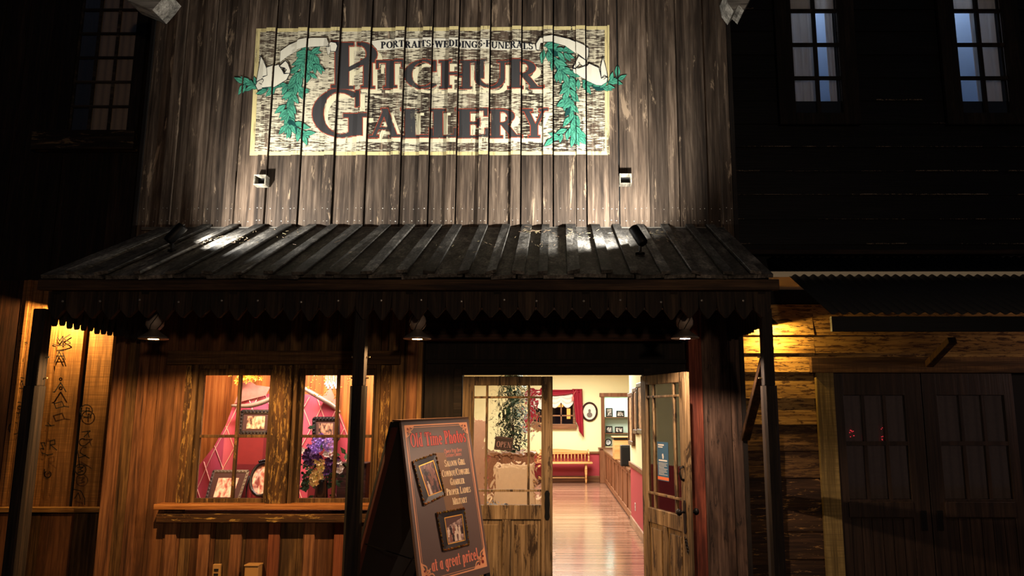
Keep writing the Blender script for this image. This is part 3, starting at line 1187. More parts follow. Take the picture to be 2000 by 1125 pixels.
YV = YE + .075
zb, zt = zz(597, YV), zz(622, YV)
mb = MB()
n = 40
pts = [RXL + (RXR - RXL) * i / n for i in range(n + 1)]
pennants(mb, pts, zz(569, YV), zb, zt, 'XZ', YV, .03)
mb.build('valance', wood('dark_valance_boards', rgb(18, 13, 9), rgb(44, 33, 24), rgb(70, 55, 41), 'Z', spread=.5), roof)
mb = MB()
for x in [RXL + .1 + .27 * i + random.uniform(-.03, .03) for i in range(18)]:
    mb.ball((x, YV - .004, zz(588, YV) + random.uniform(-.008, .008)), .009, 8, 5, sy=.6)
mb.build('bolt_heads', plain('grey_bolt_steel', rgb(150, 145, 138), .4, .7), roof)
for fx in (RXL, RXR - .03):
    mb = MB()
    n = 15
    ys = [YV + .031 + (YF - .1 - YV - .031) * i / n for i in range(n + 1)]
    pennants(mb, ys, ZE + .0, zb + .01, zt - .03, 'YZ', fx, .03, 'W')
    # closing gable board above
    mb.prism([(YV + .031, ZE + .001), (YF - .1, ZE + .001), (YF - .1, ZE + sl * (YF - .1 - YE) - .02), (YV + .031, ZE + sl * (YV - YE) - .01)], fx, fx + .03, 'YZ')
    mb.build('side_valance', M_DARK, roof)
# beam that carries the rafters on the posts
MB().box(RXL + .031, RXR - .031, YP - .05, YP + .07, zz(603, YP), zz(575, YP)).build('eave_beam', M_DARKX, roof, bevel=.006)

# dry straw and needles blown onto the roof
mb = MB()
random.seed(11)
def roofpt(x, y, h=.03):
    p = Vector((x, y, ZE + sl * (y - YE)))
    return p + nrm * h
for cxp, cyp, n, sp in ((1040, 465, 34, .05), (1060, 490, 14, .07), (1110, 470, 16, .08), (425, 487, 34, .08), (470, 480, 26, .10), (1290, 468, 18, .05), (1310, 482, 16, .06),
                        (560, 470, 12, .12), (700, 500, 8, .2), (900, 490, 10, .2), (1180, 475, 12, .10)):
    d = ray(cxp, cyp)
    tt = (ZE - sl * YE - EYE) / (d.z - sl * d.y)
    for i in range(n):
        x = d.x * tt + random.gauss(0, sp)
        y = min(YF - .08, max(YE + .05, d.y * tt + random.gauss(0, sp)))
        a = random.uniform(0, PI)
        L = random.uniform(.012, .045)
        p = roofpt(x, y, .055)
        q = roofpt(x + L * math.cos(a), y + L * math.sin(a) * .9, .055 + random.uniform(0, .006))
        mb.bar(p, q, .0022, .0022)
s_ = mb.build('straw', plain('dry_straw', rgb(120, 104, 78), .85, island=.6))
tag(s_, 'dry straw and needles lying in the gaps of the porch roof', 'straw', kind='stuff')


def post(px, pyc, label, w=.15):
    x = xx(px, pyc, YP)
    r = thing('porch_post', label, 'post', (x, YP, 0), group='posts under the porch eave')
    mb = MB()
    h = w / 2
    c = .018
    oct_ = [(-h + c, -h), (h - c, -h), (h, -h + c), (h, h - c), (h - c, h), (-h + c, h), (-h, h - c), (-h, -h + c)]
    top = zz(604, YP)
    zsq = zz(748, YP)
    mb.prism([(x + a, YP + b) for a, b in oct_], 0, zsq - .02, 'XY')
    mb.build('shaft', M_POST, r)
    MB().box(x - h + .010, x + h - .010, YP - h + .010, YP + h - .010, zsq - .021, top).build('head_block', M_POST, r, bevel=.008)
    for p in (697, 738):
        for s_ in (-1, 1):
            z = zz(p, YP)
            MB().tube([(x + s_ * (h - .02), YP + .02, z), (x + s_ * (h + .012), YP + .02, z)], .006, 6).build('nail', plain('bright_nail', rgb(200, 180, 140), .4, .6), r)
    return x


PXL = post(65, 780, 'dark porch post at the left, in front of boards burnt with cattle brands', .105)
PXM_ = post(699, 800, 'dark porch post in front of the right half of the display window', .10)
PXR = post(1506, 860, 'dark porch post in front of the yellow lit siding', .095)

# diagonal brackets by the right post
def bracket(a, b, label, w=.07, th=.05):
    mb = MB().bar(a, b, th, w, (1, 0, 0))
    o = mb.build('timber_bracket', wood('bracket_timber', rgb(34, 22, 13), rgb(78, 54, 32), rgb(104, 74, 46), 'Z', spread=.2), bevel=.006)
    tag(o, label, 'bracket', 'slanting timber brackets')
bracket(W(1456, 856, 6.27), W(1501, 676, 5.11), 'slanting bracket from the dark boards up to the right porch post')

# canopy of corrugated iron over the doors of the right house
CX0 = 2.10
CZ0, CZ1 = zz(612, 5.6), zz(503, YR)
can = thing('corrugated_canopy', 'dark corrugated iron canopy over the doors of the right house', 'canopy', (5, 5.6, 0))
mb = MB()
amp, per = .010, .082
nu = int((8.0 - CX0) / per) * 8
def corr(u, v):
    x = CX0 + (8.0 - CX0) * u
    p = Vector((x, 5.6 + (YR - .03 - 5.6) * v, CZ0 + (CZ1 - CZ0) * v))
    return p + Vector((0, -.42, .9)) * amp * math.sin(2 * PI * x / per)
mb.grid(corr, nu, 1)
mb.build('iron_sheet', plain('old_iron_sheet', rgb(40, 39, 38), .6, .3, .3, vary=.6, vscale=6), can, smooth=True, solid=.003)
MB().box(CX0 + .02, 8.0, 5.66, 5.70, CZ0 - .13, CZ0 - .015).build('fascia', wood('black_lap_siding', 0, 0, 0), can)
bracket(W(1812, 714, YR - .06), W(1860, 664, YR - .62), 'slanting bracket under the corrugated canopy above the dark doors', .075, .06)


# ================================================================== LAMPS OF THE PLACE
def bulb_mat(name, col, strength):
    return plain(name, col, .5, emit=strength)


YLAMP = 5.21


def porch_lamp(px, py, label, col, energy, bulb, cone=165):
    p = W(px, py, YLAMP)
    x, y, z = p
    r = thing('porch_lamp', label, 'lamp', (x, y, z), group='lamps hanging under the porch roof')
    mb = MB().lathe([(.096, -.004), (.098, 0), (.086, .012), (.050, .036), (.032, .050), (.032, .062)], (x, y, z), 28)
    mb.build('lamp_shade', M_TIN, r, smooth=True, solid=.003)
    MB().lathe([(.030, .058), (.042, .066), (.058, .09), (.060, .12), (.052, .15), (.034, .172), (.014, .185), (.001, .187)], (x, y, z), 22).build(
        'cap', plain('dusty_tin', rgb(150, 135, 122), .6, .35, vary=.4, vscale=30), r, smooth=True)
    mb = MB()
    for k in range(6):
        a = 2 * PI * k / 6 + .3
        mb.tube([(x + rr * math.cos(a + tw), y + rr * math.sin(a + tw), z + h) for rr, h, tw in ((.046, .060, 0), (.063, .09, .3), (.065, .12, .6), (.057, .152, .9), (.036, .178, 1.2))], .0028, 5)
    mb.build('cage', M_IRON, r)
    MB().tube([(x, y, z + .19), (x, y, z + .25), (x, y - .03, z + .28), (x, YP + .068, z + .28)], .011, 8).build('bracket_arm', M_IRON, r, smooth=True)
    MB().lathe([(.001, -.008), (.034, -.006), (.050, .003), (.044, .016), (.018, .030), (.012, .046)], (x, y, z), 16).build('bulb', bulb, r, smooth=True)
    lamp('porch_lamp_light', 'SPOT', (x, y, z - .016), energy * 1.25, col, .006, (x, y, z - 1), spot_size=rad(cone), spot_blend=.24)


B_WARM = bulb_mat('warm_bulb', (1.0, .55, .16, 1), 90)
B_PINK = bulb_mat('pinkish_bulb', (1.0, .80, .66, 1), 60)
porch_lamp(300, 661, 'tin porch lamp with warm bulb left of the display window', (1, .56, .22), 118, B_WARM)
porch_lamp(815, 661, 'tin porch lamp with warm bulb between the window and the doors', (1, .57, .24), 74, B_WARM)
porch_lamp(1338, 660, 'tin porch lamp with whitish bulb and caged cap above the open door', (1, .70, .50), 95, B_PINK, 152)


def wall_lantern(p, wall_y, label, col, energy):
    x, y, z = p
    r = thing('wall_lantern', label, 'lamp', (x, y, z))
    MB().lathe([(.075, 0), (.07, .012), (.03, .05), (.02, .07), (.001, .072)], (x, y, z), 20).build('lamp_shade', M_IRON, r, smooth=True, solid=.003)
    MB().lathe([(.001, -.002), (.02, .0), (.026, .008), (.014, .03), (.012, .04)], (x, y, z), 12).build('bulb', B_WARM, r, smooth=True)
    MB().tube([(x, y, z + .06), (x, y, z + .10), (x, y + .04, z + .12), (x, wall_y, z + .12)], .009, 8).build('bracket_arm', M_IRON, r, smooth=True)
    lamp('wall_lantern_light', 'POINT', (x, y, z - .012), energy, col, .008)


wall_lantern(W(118, 602, 7.1), YL - .012, 'small lantern half hidden behind the pointed left edge of the porch', (1, .60, .18), 150)
wall_lantern(W(1504, 634, 7.06), YR - .03, 'small lantern hidden behind the right porch post, lighting the siding', (1, .60, .16), 38)


def roof_spot(pxb, pyb, dirn, label, target, energy):
    d = ray(pxb, pyb)
    tt = (ZE - sl * YE - EYE) / (d.z - sl * d.y)
    b = Vector((d.x * tt, d.y * tt, ZE + sl * (d.y * tt - YE))) + nrm * .055
    r = thing('roof_spotlight', label, 'spotlight', b)
    dr = Vector(dirn).normalized()
    c = b + Vector((0, 0, .09))
    M = dr.to_track_quat('Z', 'Y').to_matrix().to_4x4()
    MB().lathe([(.001, -.06), (.030, -.056), (.039, -.042), (.040, .085), (.038, .105), (.034, .105), (.034, .05), (.001, .048)], c, 22, M).build('housing', M_IRON, r, smooth=True)
    MB().lathe([(.001, .0), (.033, .0)], c + dr * .056, 18, M).build('lamp_face', plain('spot_lens', (1, .93, .8, 1), .3, emit=4), r)
    mb = MB().tube([b - nrm * .03, b + Vector((0, 0, .03)), c - dr * .02], .012, 8)
    mb.lathe([(.035, 0), (.035, .012), (.02, .02)], b - nrm * .03, 16)
    mb.build('base', M_IRON, r)
    lamp('roof_spotlight_light', 'SPOT', c + dr * .115, energy, SIGN_WHITE, .04, target, spot_size=rad(160), spot_blend=1.0)


roof_spot(338, 498, (.50, .22, .74), 'black spotlight on the left part of the porch roof, aimed up at the sign', W(770, 330, YF), 300)
roof_spot(1250, 503, (-.42, .30, .80), 'black spotlight on the right part of the porch roof, aimed up at the sign', W(1010, 290, YF), 420)


def roof_box(px, py, label):
    """short square wooden tube standing out of the wall"""
    x, z = xx(px, py, YF - .06), zz(py, YF - .06)
    w, h, y0, y1, th = .052, .046, YF - .105, YF - .02, .009
    mb = MB()
    mb.box(x - w, x + w, y0, y1, z - h, z - h + th)
    mb.box(x - w, x + w, y0, y1, z + h - th, z + h)
    mb.box(x - w, x - w + th, y0, y1, z - h + th, z + h - th)
    mb.box(x + w - th, x + w, y0, y1, z - h + th, z + h - th)
    o = mb.build('scupper_box', wood('pale_box_wood', rgb(90, 84, 72), rgb(150, 142, 126), rgb(185, 178, 160), 'Y', spread=.2))
    tag(o, label, 'spout', 'square wooden spouts in the wall')
    MB().box(x - w + th, x + w - th, y1 - .006, y1 - .002, z - h + th, z + h - th).build('spout_back', M_BLACK, o)


roof_box(511, 354, 'square wooden spout below the left end of the painted sign')
roof_box(1221, 352, 'square wooden spout below the right end of the painted sign')

# pale ragged ends of the eave boards above, at the upper corners
for pts, lab in ((((250, 2), (300, 22), (318, 2), (330, -14), (262, -14)), 'pale ragged board end at the upper left corner of the sign wall'),
                 (((1416, -14), (1420, 8), (1432, 24), (1441, 12), (1452, 22), (1472, -14)), 'pale ragged board end at the upper right corner of the sign wall')):
    pl = [W(a, b, YF - .25) for a, b in pts]
    o = MB().prism([(p.x, p.z) for p in pl], YF - .27, YF - .03).build('eave_board_end', wood('grey_eave_end', rgb(80, 76, 70), rgb(140, 134, 124), rgb(180, 174, 160), 'X'))
    tag(o, lab, 'board')


# ================================================================== THE PAINTED SIGN
YS = YF - .01
sign = thing('painted_sign', 'large worn painted sign reading PITCHUR GALLERY on the upper boards', 'sign', W(840, 303, YS))


NJ = [0]


def on_boards(mb, polys, layer, triang=False):
    """paint outlines given in the picture's pixels onto the faces of the boards"""
    for q in polys:
        NJ[0] += 1
        jit = .000025 * (NJ[0] % 22)
        q2 = [(W(a, b, YS).x, W(a, b, YS).z) for a, b in q]
        for tri in (tris(q2) if triang else [q2]):
            xa, xb = min(p[0] for p in tri), max(p[0] for p in tri)
            for (a, b, y) in STRIPS:
                if xb <= a or xa >= b:
                    continue
                c = clip_x(tri, a, b)
                if len(c) >= 3:
                    mb.add([(px, y - .0007 * layer - .0003 - jit, pz) for px, pz in c], [tuple(range(len(c)))])


def up(polys):
    """letters are drawn with y upwards"""
    return [[(a, -b) for a, b in q] for q in polys]


P_CREAM = paint('worn_cream_wash', rgb(224, 214, 184), .56, saw=.60, uneven=.13)
P_EDGE = paint('pale_yellow_edge', rgb(232, 214, 152), .30)
P_SHADE = paint('cream_letter_shade', rgb(238, 228, 190), .26)
P_RED = paint('brick_red_outline', rgb(176, 78, 56), .40)
P_INK = paint('slate_letter_paint', rgb(66, 64, 64), .22, vary=.6)
P_RIB = paint('ivory_ribbon_paint', rgb(240, 234, 212), .12)
P_LINE = paint('dark_line_paint', rgb(34, 36, 44), .16)
P_LEAF = paint('teal_leaf_paint', rgb(84, 170, 138), .12, vary=.7, island=.5)
P_LEAFD = paint('dark_leaf_line', rgb(20, 70, 66), .25)

mb = MB()
on_boards(mb, [[(500, 56), (1189, 51), (1189, 302), (487, 303)]], 0)
mb.build('cream_ground', P_CREAM, sign)
for q in ([(500, 55), (1190, 50), (1190, 57), (500, 62)], [(488, 296), (1190, 295), (1190, 302), (487, 303)],
          [(500, 55), (508, 55), (496, 303), (487, 303)], [(1181, 50), (1190, 50), (1190, 302), (1182, 302)]):
    mb = MB()
    on_boards(mb, [q], 1)
    mb.build('yellow_border', P_EDGE, sign)

T, t = .155, .06
WORD1 = [('I', 706, 731, 172, 118), ('T', 735, 789, 172, 118), ('C', 790, 853, 173, 117), ('H', 858, 922, 172, 118),
         ('U', 922, 991, 172, 118), ('R', 992, 1062, 172, 117)]
WORD2 = [('G', 610, 718, 268, 174), ('A', 720, 786, 268, 212), ('L', 784, 845, 268, 213), ('L', 841, 893, 268, 213), ('E', 890, 954, 268, 213),
         ('R', 954, 1020, 268, 213), ('Y', 1018, 1070, 268, 213)]


BIG_P = [[(656, 84), (680, 84), (680, 172), (656, 172)], [(648, 168), (690, 168), (690, 173), (648, 173)], [(648, 83), (690, 83), (690, 88), (648, 88)],
         [(662, 139), (700, 121), (706, 127), (664, 147)]]
for _q in stroke_polys(('a', 699, -106, 37, 23, -95, 92, 19, 5)):
    BIG_P.append([(a, -b) for a, b in _q])


def word(ws, dx, dy, g):
    out = []
    if ws is WORD1:
        for q in BIG_P:
            cx_, cy_ = sum(p[0] for p in q) / len(q), sum(p[1] for p in q) / len(q)
            out.append([(a + dx + math.copysign(min(g, abs(a - cx_)), a - cx_), b + dy + math.copysign(min(g, abs(b - cy_)), b - cy_)) for a, b in q])
    for c, x0, x1, yb, yt in ws:
        out += up(letter(c, x0 + dx, x1 + dx, -(yb + dy), -(yt + dy), g, g))
    return out


for nm, ws in (('pitchur_lettering', WORD1), ('gallery_lettering', WORD2)):
    mb = MB()
    on_boards(mb, word(ws, 10, 9, 1.0), 2)
    o = mb.build('letter_shade', P_SHADE, sign)
    mb = MB()
    on_boards(mb, word(ws, 0, 0, 2.0), 3)
    mb.build('letter_outline', P_RED, sign)
    mb = MB()
    on_boards(mb, word(ws, 0, 0, .4), 4)
    mb.build(nm, P_INK, sign)
T, t = .20, .07
# the kicking foot of the big P
mb = MB()
on_boards(mb, [[(690, 127), (716, 113), (722, 118), (700, 129)]], 4.6, True)
mb.build('letter_swash', P_INK, sign)
# cream line under the words
for x0, x1, y0, y1 in ((706, 745, 176, 181), (752, 790, 176, 181), (862, 950, 176, 182), (1000, 1030, 175, 180), (1040, 1074, 174, 181),
                       (640, 780, 271, 277), (790, 930, 270, 276), (940, 1056, 270, 276)):
    mb = MB()
    on_boards(mb, [[(x0, y0), (x1, y0), (x1, y1), (x0, y1)]], 1.5)
    mb.build('word_underline', P_SHADE, sign)

# banner with the trades
mb = MB()
top = smooth2d([(722, 80), (760, 76), (830, 74), (900, 75), (970, 79), (1044, 86)], 3)
bot = smooth2d([(1048, 98), (970, 97), (900, 94), (830, 93), (780, 96), (738, 98)], 3)
on_boards(mb, [top + bot], 5, True)
mb.build('banner', P_RIB, sign)
mb = MB()
on_boards(mb, up(text_polys('PORTRAITS·WEDDINGS·FUNERALS', 744, 1042, -95.5, 13.0, None, .25, .1, lambda u: 3.2 - 13 * (u - .42) ** 2)), 7)
mb.build('trades_lettering', P_LINE, sign)


def z2p(x0, y0, s, pts):
    return [(x0 + a / s, y0 + b / s) for a, b in pts]


ZL = lambda pts: z2p(440, 40, 4.167, pts)
ZRt = lambda pts: z2p(1040, 40, 4.165, pts)


def leaf(cx_, cy_, ang, L, w):
    c, s_ = math.cos(ang), math.sin(ang)
    prof = [(0, 0), (.2, .55), (.42, 1), (.68, .7), (1, 0), (.68, -.7), (.42, -1), (.2, -.55)]
    return [(cx_ + c * u * L - s_ * v * w / 2, cy_ + s_ * u * L + c * v * w / 2) for u, v in prof]


def garland(runs, seed):
    rnd = random.Random(seed)
    ml, md = MB(), MB()
    lay = 8
    for pts, n, L in runs:
        pts = smooth2d(pts, 8)
        for i in range(n):
            u = i / max(1, n - 1)
            k = min(len(pts) - 2, int(u * (len(pts) - 1)))
            (xa, ya), (xb, yb) = pts[k], pts[k + 1]
            a = math.atan2(yb - ya, xb - xa) + (1 if i % 2 else -1) * rnd.uniform(.25, .95)
            if i % 5 == 4:
                a = math.atan2(yb - ya, xb - xa)
            ll = L * rnd.uniform(1.0, 1.45)
            lf = leaf(xa + rnd.uniform(-6, 6), ya + rnd.uniform(-3, 3), a, ll, ll * .40)
            lay = 8 + (i % 9) * .4
            on_boards(md, [[(p[0], p[1]) for p in leaf(lf[0][0] - math.cos(a), lf[0][1] - math.sin(a), a, ll + 2.2, ll * .40 + 1.8)]], lay, True)
            on_boards(ml, [lf], lay + .2, True)
            on_boards(md, ribbon2d([lf[0], (lf[0][0] + math.cos(a) * ll * .8, lf[0][1] + math.sin(a) * ll * .8)], .7), lay + .35)
    return ml, md


gl = [(ZL([(700, 250), (640, 330), (600, 430), (560, 540), (520, 680), (510, 790), (520, 880)]), 46, 21),
      (ZL([(560, 290), (660, 260), (720, 270)]), 7, 19), (ZL([(640, 300), (700, 340), (740, 370)]), 8, 18), (ZL([(660, 400), (690, 420), (700, 440)]), 4, 16),
      (ZL([(520, 520), (420, 545), (330, 560), (230, 520), (180, 525)]), 18, 18), (ZL([(540, 850), (600, 880), (650, 930)]), 8, 20), (ZL([(600, 560), (640, 590)]), 4, 16)]
ml, md = garland(gl, 3)
md.build('garland_outline', P_LEAFD, sign)
ml.build('garland', P_LEAF, sign)
gr = [(ZRt([(110, 235), (160, 300), (230, 380), (290, 450), (300, 560), (310, 680), (320, 800), (340, 900), (360, 960)]), 52, 19),
      (ZRt([(110, 230), (200, 240), (290, 275)]), 10, 20), (ZRt([(170, 320), (200, 390), (215, 420)]), 6, 16), (ZRt([(300, 430), (390, 500), (470, 530), (560, 545), (640, 500), (690, 470)]), 20, 18),
      (ZRt([(300, 880), (230, 940), (190, 960)]), 7, 19), (ZRt([(300, 620), (260, 680)]), 4, 18)]
ml, md = garland(gr, 5)
md.build('garland_outline', P_LEAFD, sign)
ml.build('garland', P_LEAF, sign)

# ribbons
bands_l = [ZL([(450, 250), (520, 200), (610, 160), (700, 143), (825, 143), (842, 190), (850, 215), (830, 208), (690, 215), (600, 240), (510, 290), (445, 342)]),
           ZL([(838, 200), (865, 183), (905, 190), (918, 215), (905, 262), (862, 262), (855, 225)]),
           ZL([(822, 212), (858, 215), (858, 272), (835, 280)]),
           ZL([(290, 290), (318, 335), (345, 400), (348, 455), (318, 462), (280, 490), (252, 500)]),
           ZL([(345, 388), (435, 358), (450, 385), (480, 430), (528, 432), (500, 485), (400, 546), (310, 556), (265, 570), (247, 530), (262, 496), (315, 470), (350, 455)]),
           ZL([(490, 328), (440, 375), (478, 392), (500, 402), (478, 436), (528, 430), (532, 408), (512, 352)])]
bands_r = [ZRt([(30, 238), (28, 190), (60, 140), (180, 122), (300, 150), (400, 195), (458, 225), (456, 285), (440, 335), (370, 280), (265, 205), (180, 180), (65, 182), (52, 242)]),
           ZRt([(376, 295), (330, 385), (356, 390), (385, 362), (410, 378), (440, 360), (432, 330)]),
           ZRt([(328, 392), (375, 395), (440, 372), (462, 350), (540, 385), (560, 470), (590, 455), (612, 470), (605, 500), (560, 528), (520, 525), (400, 470), (335, 422)]),
           ZRt([(573, 295), (553, 380), (560, 472), (590, 455), (610, 455), (600, 390)])]
for bands in (bands_l, bands_r):
    mb, ml = MB(), MB()
    for i, b in enumerate(bands):
        on_boards(mb, [b], 12 + .6 * (i % 6), True)
        on_boards(ml, ribbon2d(b, 1.3, True), 12.3 + .6 * (i % 6))
    mb.build('ribbon', P_RIB, sign)
    ml.build('ribbon_outline', P_LINE, sign)
# curls inside the ribbon ends
for c in (ZL([(262, 500), (300, 480), (318, 496), (300, 520), (278, 512)]), ZL([(440, 375), (462, 384), (488, 392), (470, 412), (480, 436)]),
          ZRt([(330, 385), (356, 390), (385, 362), (375, 350)]), ZRt([(562, 470), (585, 448), (600, 462), (580, 480)])):
    ml = MB()
    on_boards(ml, ribbon2d(smooth2d(c, 4), 1.0), 16.5)
    ml.build('ribbon_curl', P_LINE, sign)

# ---------------------------------------------------------------- cattle brands burnt into the boards on the left
burn = plain('burnt_wood', rgb(30, 17, 9), .9)
def brand(name_pts, label):
    mb = MB()
    for pts, w in name_pts:
        for q in ribbon2d(pts, w):
            mb.add([(lambda p: (p.x, p.y, p.z))(W(a, b, YL - .0165)) for a, b in q], [(0, 1, 2, 3)])
    o = mb.build('cattle_brand', burn)
    tag(o, label, 'brand mark', 'cattle brands burnt into the left boards')


ZB = lambda pts: z2p(0, 600, 2.8125, pts)
CB = lambda cx_, cy_, r, a0=0, a1=360, n=14: [(cx_ + r * math.cos(rad(a0 + (a1 - a0) * i / n)), cy_ + r * math.sin(rad(a0 + (a1 - a0) * i / n))) for i in range(n + 1)]
brand([(ZB([(112, 145), (135, 150), (120, 165), (138, 170), (108, 185), (150, 198)]), 2)], 'wavy burnt brand left of the left porch post, topmost there')
brand([(ZB([(104, 258), (104, 302)]), 2), (ZB([(104, 258), (122, 262), (124, 275), (106, 279)]), 2), (ZB([(106, 279), (126, 283), (126, 297), (104, 302)]), 2)],
      'letter B brand burnt left of the left porch post')
brand([(ZB(CB(118, 417, 30, 60, 300)), 2), (ZB([(108, 425), (118, 405), (128, 428)]), 2)], 'open circle brand with a small peak left of the left porch post')
brand([(ZB(CB(105, 552, 30, 40, 300)), 2), (ZB(CB(108, 552, 10)), 2)], 'ring within a ring brand left of the left porch post')
brand([(ZB(CB(80, 665, 32, 0, 300)), 2)], 'lowest ring brand left of the left porch post')
brand([(ZB([(315, 165), (328, 185), (345, 160), (345, 195)]), 2.2), (ZB([(350, 172), (385, 150)]), 2), (ZB([(352, 175), (386, 195)]), 2), (ZB([(290, 203), (320, 212), (355, 208), (386, 198)]), 2)],
      'brand like VK over a curved line, topmost on the bright board')
brand([(ZB([(312, 240), (350, 240)]), 2), (ZB([(300, 302), (325, 245), (345, 288)]), 2), (ZB([(310, 268), (350, 268)]), 2), (ZB([(345, 250), (358, 288)]), 2)],
      'letter A brand with a bar over it on the bright board')
brand([(ZB(CB(333, 396, 7)), 2), (ZB([(292, 466), (300, 466), (333, 415), (362, 464)]), 2.4)], 'small circle over an inverted V brand on the bright board')
brand([(ZB([(298, 530), (340, 518), (352, 545), (308, 556), (298, 530)]), 2), (ZB([(352, 545), (378, 548)]), 2)], 'slanting box brand on the bright board')
brand([(ZB([(262, 635), (280, 652), (250, 650)]), 2), (ZB([(280, 652), (298, 648)]), 2)], 'small hook brand on the bright board')
brand([(ZB([(225, 745), (240, 780), (228, 775)]), 2), (ZB([(225, 745), (245, 745), (248, 762)]), 2), (ZB([(275, 780), (275, 735), (300, 728), (302, 752), (278, 756), (312, 785)]), 2),
       (ZB([(230, 800), (260, 812), (290, 806)]), 2)], 'double R brand over an arc on the bright board')
brand([(ZB(CB(262, 918, 18, -60, 240)), 2), (ZB([(245, 890), (246, 930)]), 2)], 'letter b brand near the foot of the bright board')
brand([(ZB(CB(474, 570, 34)), 2), (ZB([(450, 570), (490, 570)]), 2), (ZB([(474, 592), (474, 552), (490, 556), (488, 572)]), 2)], 'circled P brand with a crossbar on the browner board')
brand([(ZB([(450, 685), (495, 680), (462, 712)]), 2), (ZB([(480, 680), (490, 715)]), 2), (ZB(CB(455, 742, 20, 60, 300)), 2)], 'zigzag over a C brand on the browner board')
brand([(ZB([(426, 785), (432, 828), (470, 815)]), 2.2), (ZB([(440, 800), (490, 830)]), 2.2)], 'V with a crossing stroke brand on the browner board')
brand([(ZB(CB(442, 892, 30)), 2), (ZB([(425, 880), (455, 880), (438, 892), (456, 900), (428, 908)]), 2)], 'circled zigzag brand on the browner board')
brand([(ZB([(405, 1000), (445, 1010), (465, 1050), (465, 1085)]), 2), (ZB([(410, 1050), (430, 1020), (442, 1055)]), 2)], 'quarter arc over an A brand, lowest on the browner board')


# ================================================================== THE DISPLAY WINDOW
YW = YF - .03
def sash_window(name, label, px0, px1, pg0, pg1, pmid):
    """sash with four panes; px0..px1 outer frame, pg0..pg1 glass"""
    r = thing(name, label, 'window', W((px0 + px1) / 2, 985, YF), kind='structure')
    Y = YF
    pyc = 850
    x0, x1, g0, g1, xm = [xx(p, pyc, Y) for p in (px0, px1, pg0, pg1, pmid)]
    zt, zb, zg1, zg0, zm = zz(721, Y), zz(987, Y), zz(733, Y), zz(973, Y), zz(852, Y)
    mb = MB()
    mb.box(x0 - .035, x0, Y - .05, Y + .08, zb, zt + .035)
    mb.box(x1, x1 + .035, Y - .05, Y + .08, zb, zt + .035)
    mb.box(x0, x1, Y - .05, Y + .08, zt, zt + .035)
    mb.build('window_frame', M_FRAME, r, bevel=.004)
    mb = MB()
    mb.box(x0, g0, Y - .015, Y + .03, zb, zt)
    mb.box(g1, x1, Y - .015, Y + .03, zb, zt)
    mb.box(g0, g1, Y - .015, Y + .03, zg1, zt)
    mb.box(g0, g1, Y - .015, Y + .03, zb, zg0)
    mb.build('sash', M_FRAME, r, bevel=.005)
    mb = MB()
    mb.box(xm - .012, xm + .012, Y - .012, Y + .025, zg0, zg1)
    mb.box(g0, g1, Y - .014, Y + .022, zm - .012, zm + .012)
    mb.build('muntin', M_FRAME, r, bevel=.003)
    MB().box(g0, g1, Y + .004, Y + .007, zg0, zg1).build('pane', M_GLASS, r)
    return x0, x1, zb, zt


w4 = sash_window('window_4', 'left sash of the display window, four panes before pink drapery and small framed photos', 382, 529, 391, 522, 462)
w5 = sash_window('window_5', 'right sash of the display window, four panes before a flower bouquet', 579, 733, 589, 726, 656)
YT = YF - .045
mb = MB().box(xx(328, 698, YT), xx(781, 698, YT), YT - .012, YT + .045, zz(712, YT), zz(685, YT))
mb.build('trim_window_head', M_TRIMX, kind='structure', bevel=.005)
zt5, zs5 = zz(713, YT), zz(986, YT)
mb = MB().box(xx(353, 850, YT), xx(374, 850, YT) - .01, YT, YT + .044, zs5, zt5)
mb.box(xx(737, 850, YT) + .01, xx(758, 850, YT), YT, YT + .044, zs5, zt5)
mb.build('trim_window_sides', M_PEEL, kind='structure', bevel=.004)
mb = MB().box(xx(529, 850, YT) + .006, xx(566, 850, YT), YT - .03, YT + .12, zs5, zt5)
mb.build('column_mullion', M_PEEL, kind='structure', bevel=.008)
YSI = YF - .125
mb = MB().box(xx(299, 990, YSI), xx(725, 990, YSI), YSI, YF + .09, zz(996, YSI), zz(985, YSI))
mb.build('trim_sill', M_SILL, kind='structure', bevel=.006)
mb = MB().box(xx(305, 1010, YF - .1), xx(722, 1010, YF - .1), YF - .105, YF - .03, zz(1021, YF - .1), zz(1003.5, YF - .1))
mb.build('trim_apron', M_PEELX, kind='structure', bevel=.006)

# ---- the showcase behind the glass
SY0, SY1 = YF + .085, YF + .80
SXA, SXB = OX0 - .22, OX1 + .16
ZFL, ZCE = zz(990, YF + .3), zz(700, YF + .3)
golden = wood('golden_veneer', rgb(104, 58, 24), rgb(158, 94, 40), rgb(196, 130, 62), 'Z', fine=26, spread=.1, stain=.15, rough=.45)
mb = MB()
mb.box(SXA, SXB, SY1, SY1 + .02, ZFL - .1, ZCE + .3)
mb.box(SXA - .02, SXA, SY0, SY1 + .02, ZFL - .1, ZCE + .3)
mb.box(SXB, SXB + .02, SY0, SY1 + .02, ZFL - .1, ZCE + .3)
mb.build('wall_showcase', golden, kind='structure')
MB().box(SXA, SXB, SY0, SY1, ZFL - .1, ZFL).build('floor_showcase', plain('brown_shelf', rgb(110, 66, 40), .5), kind='structure')
MB().box(SXA, SXB, SY0, SY1, ZCE + .28, ZCE + .3).build('ceiling_showcase', plain('showcase_ceiling', rgb(120, 90, 70), .8), kind='structure')
lamp('showcase_light', 'AREA', ((SXA + SXB) / 2 + .1, YF + .16, ZCE + .24), 80, (1.0, .75, .66), (1.4, .12), ((SXA + SXB) / 2 + .05, YF + .52, ZFL))

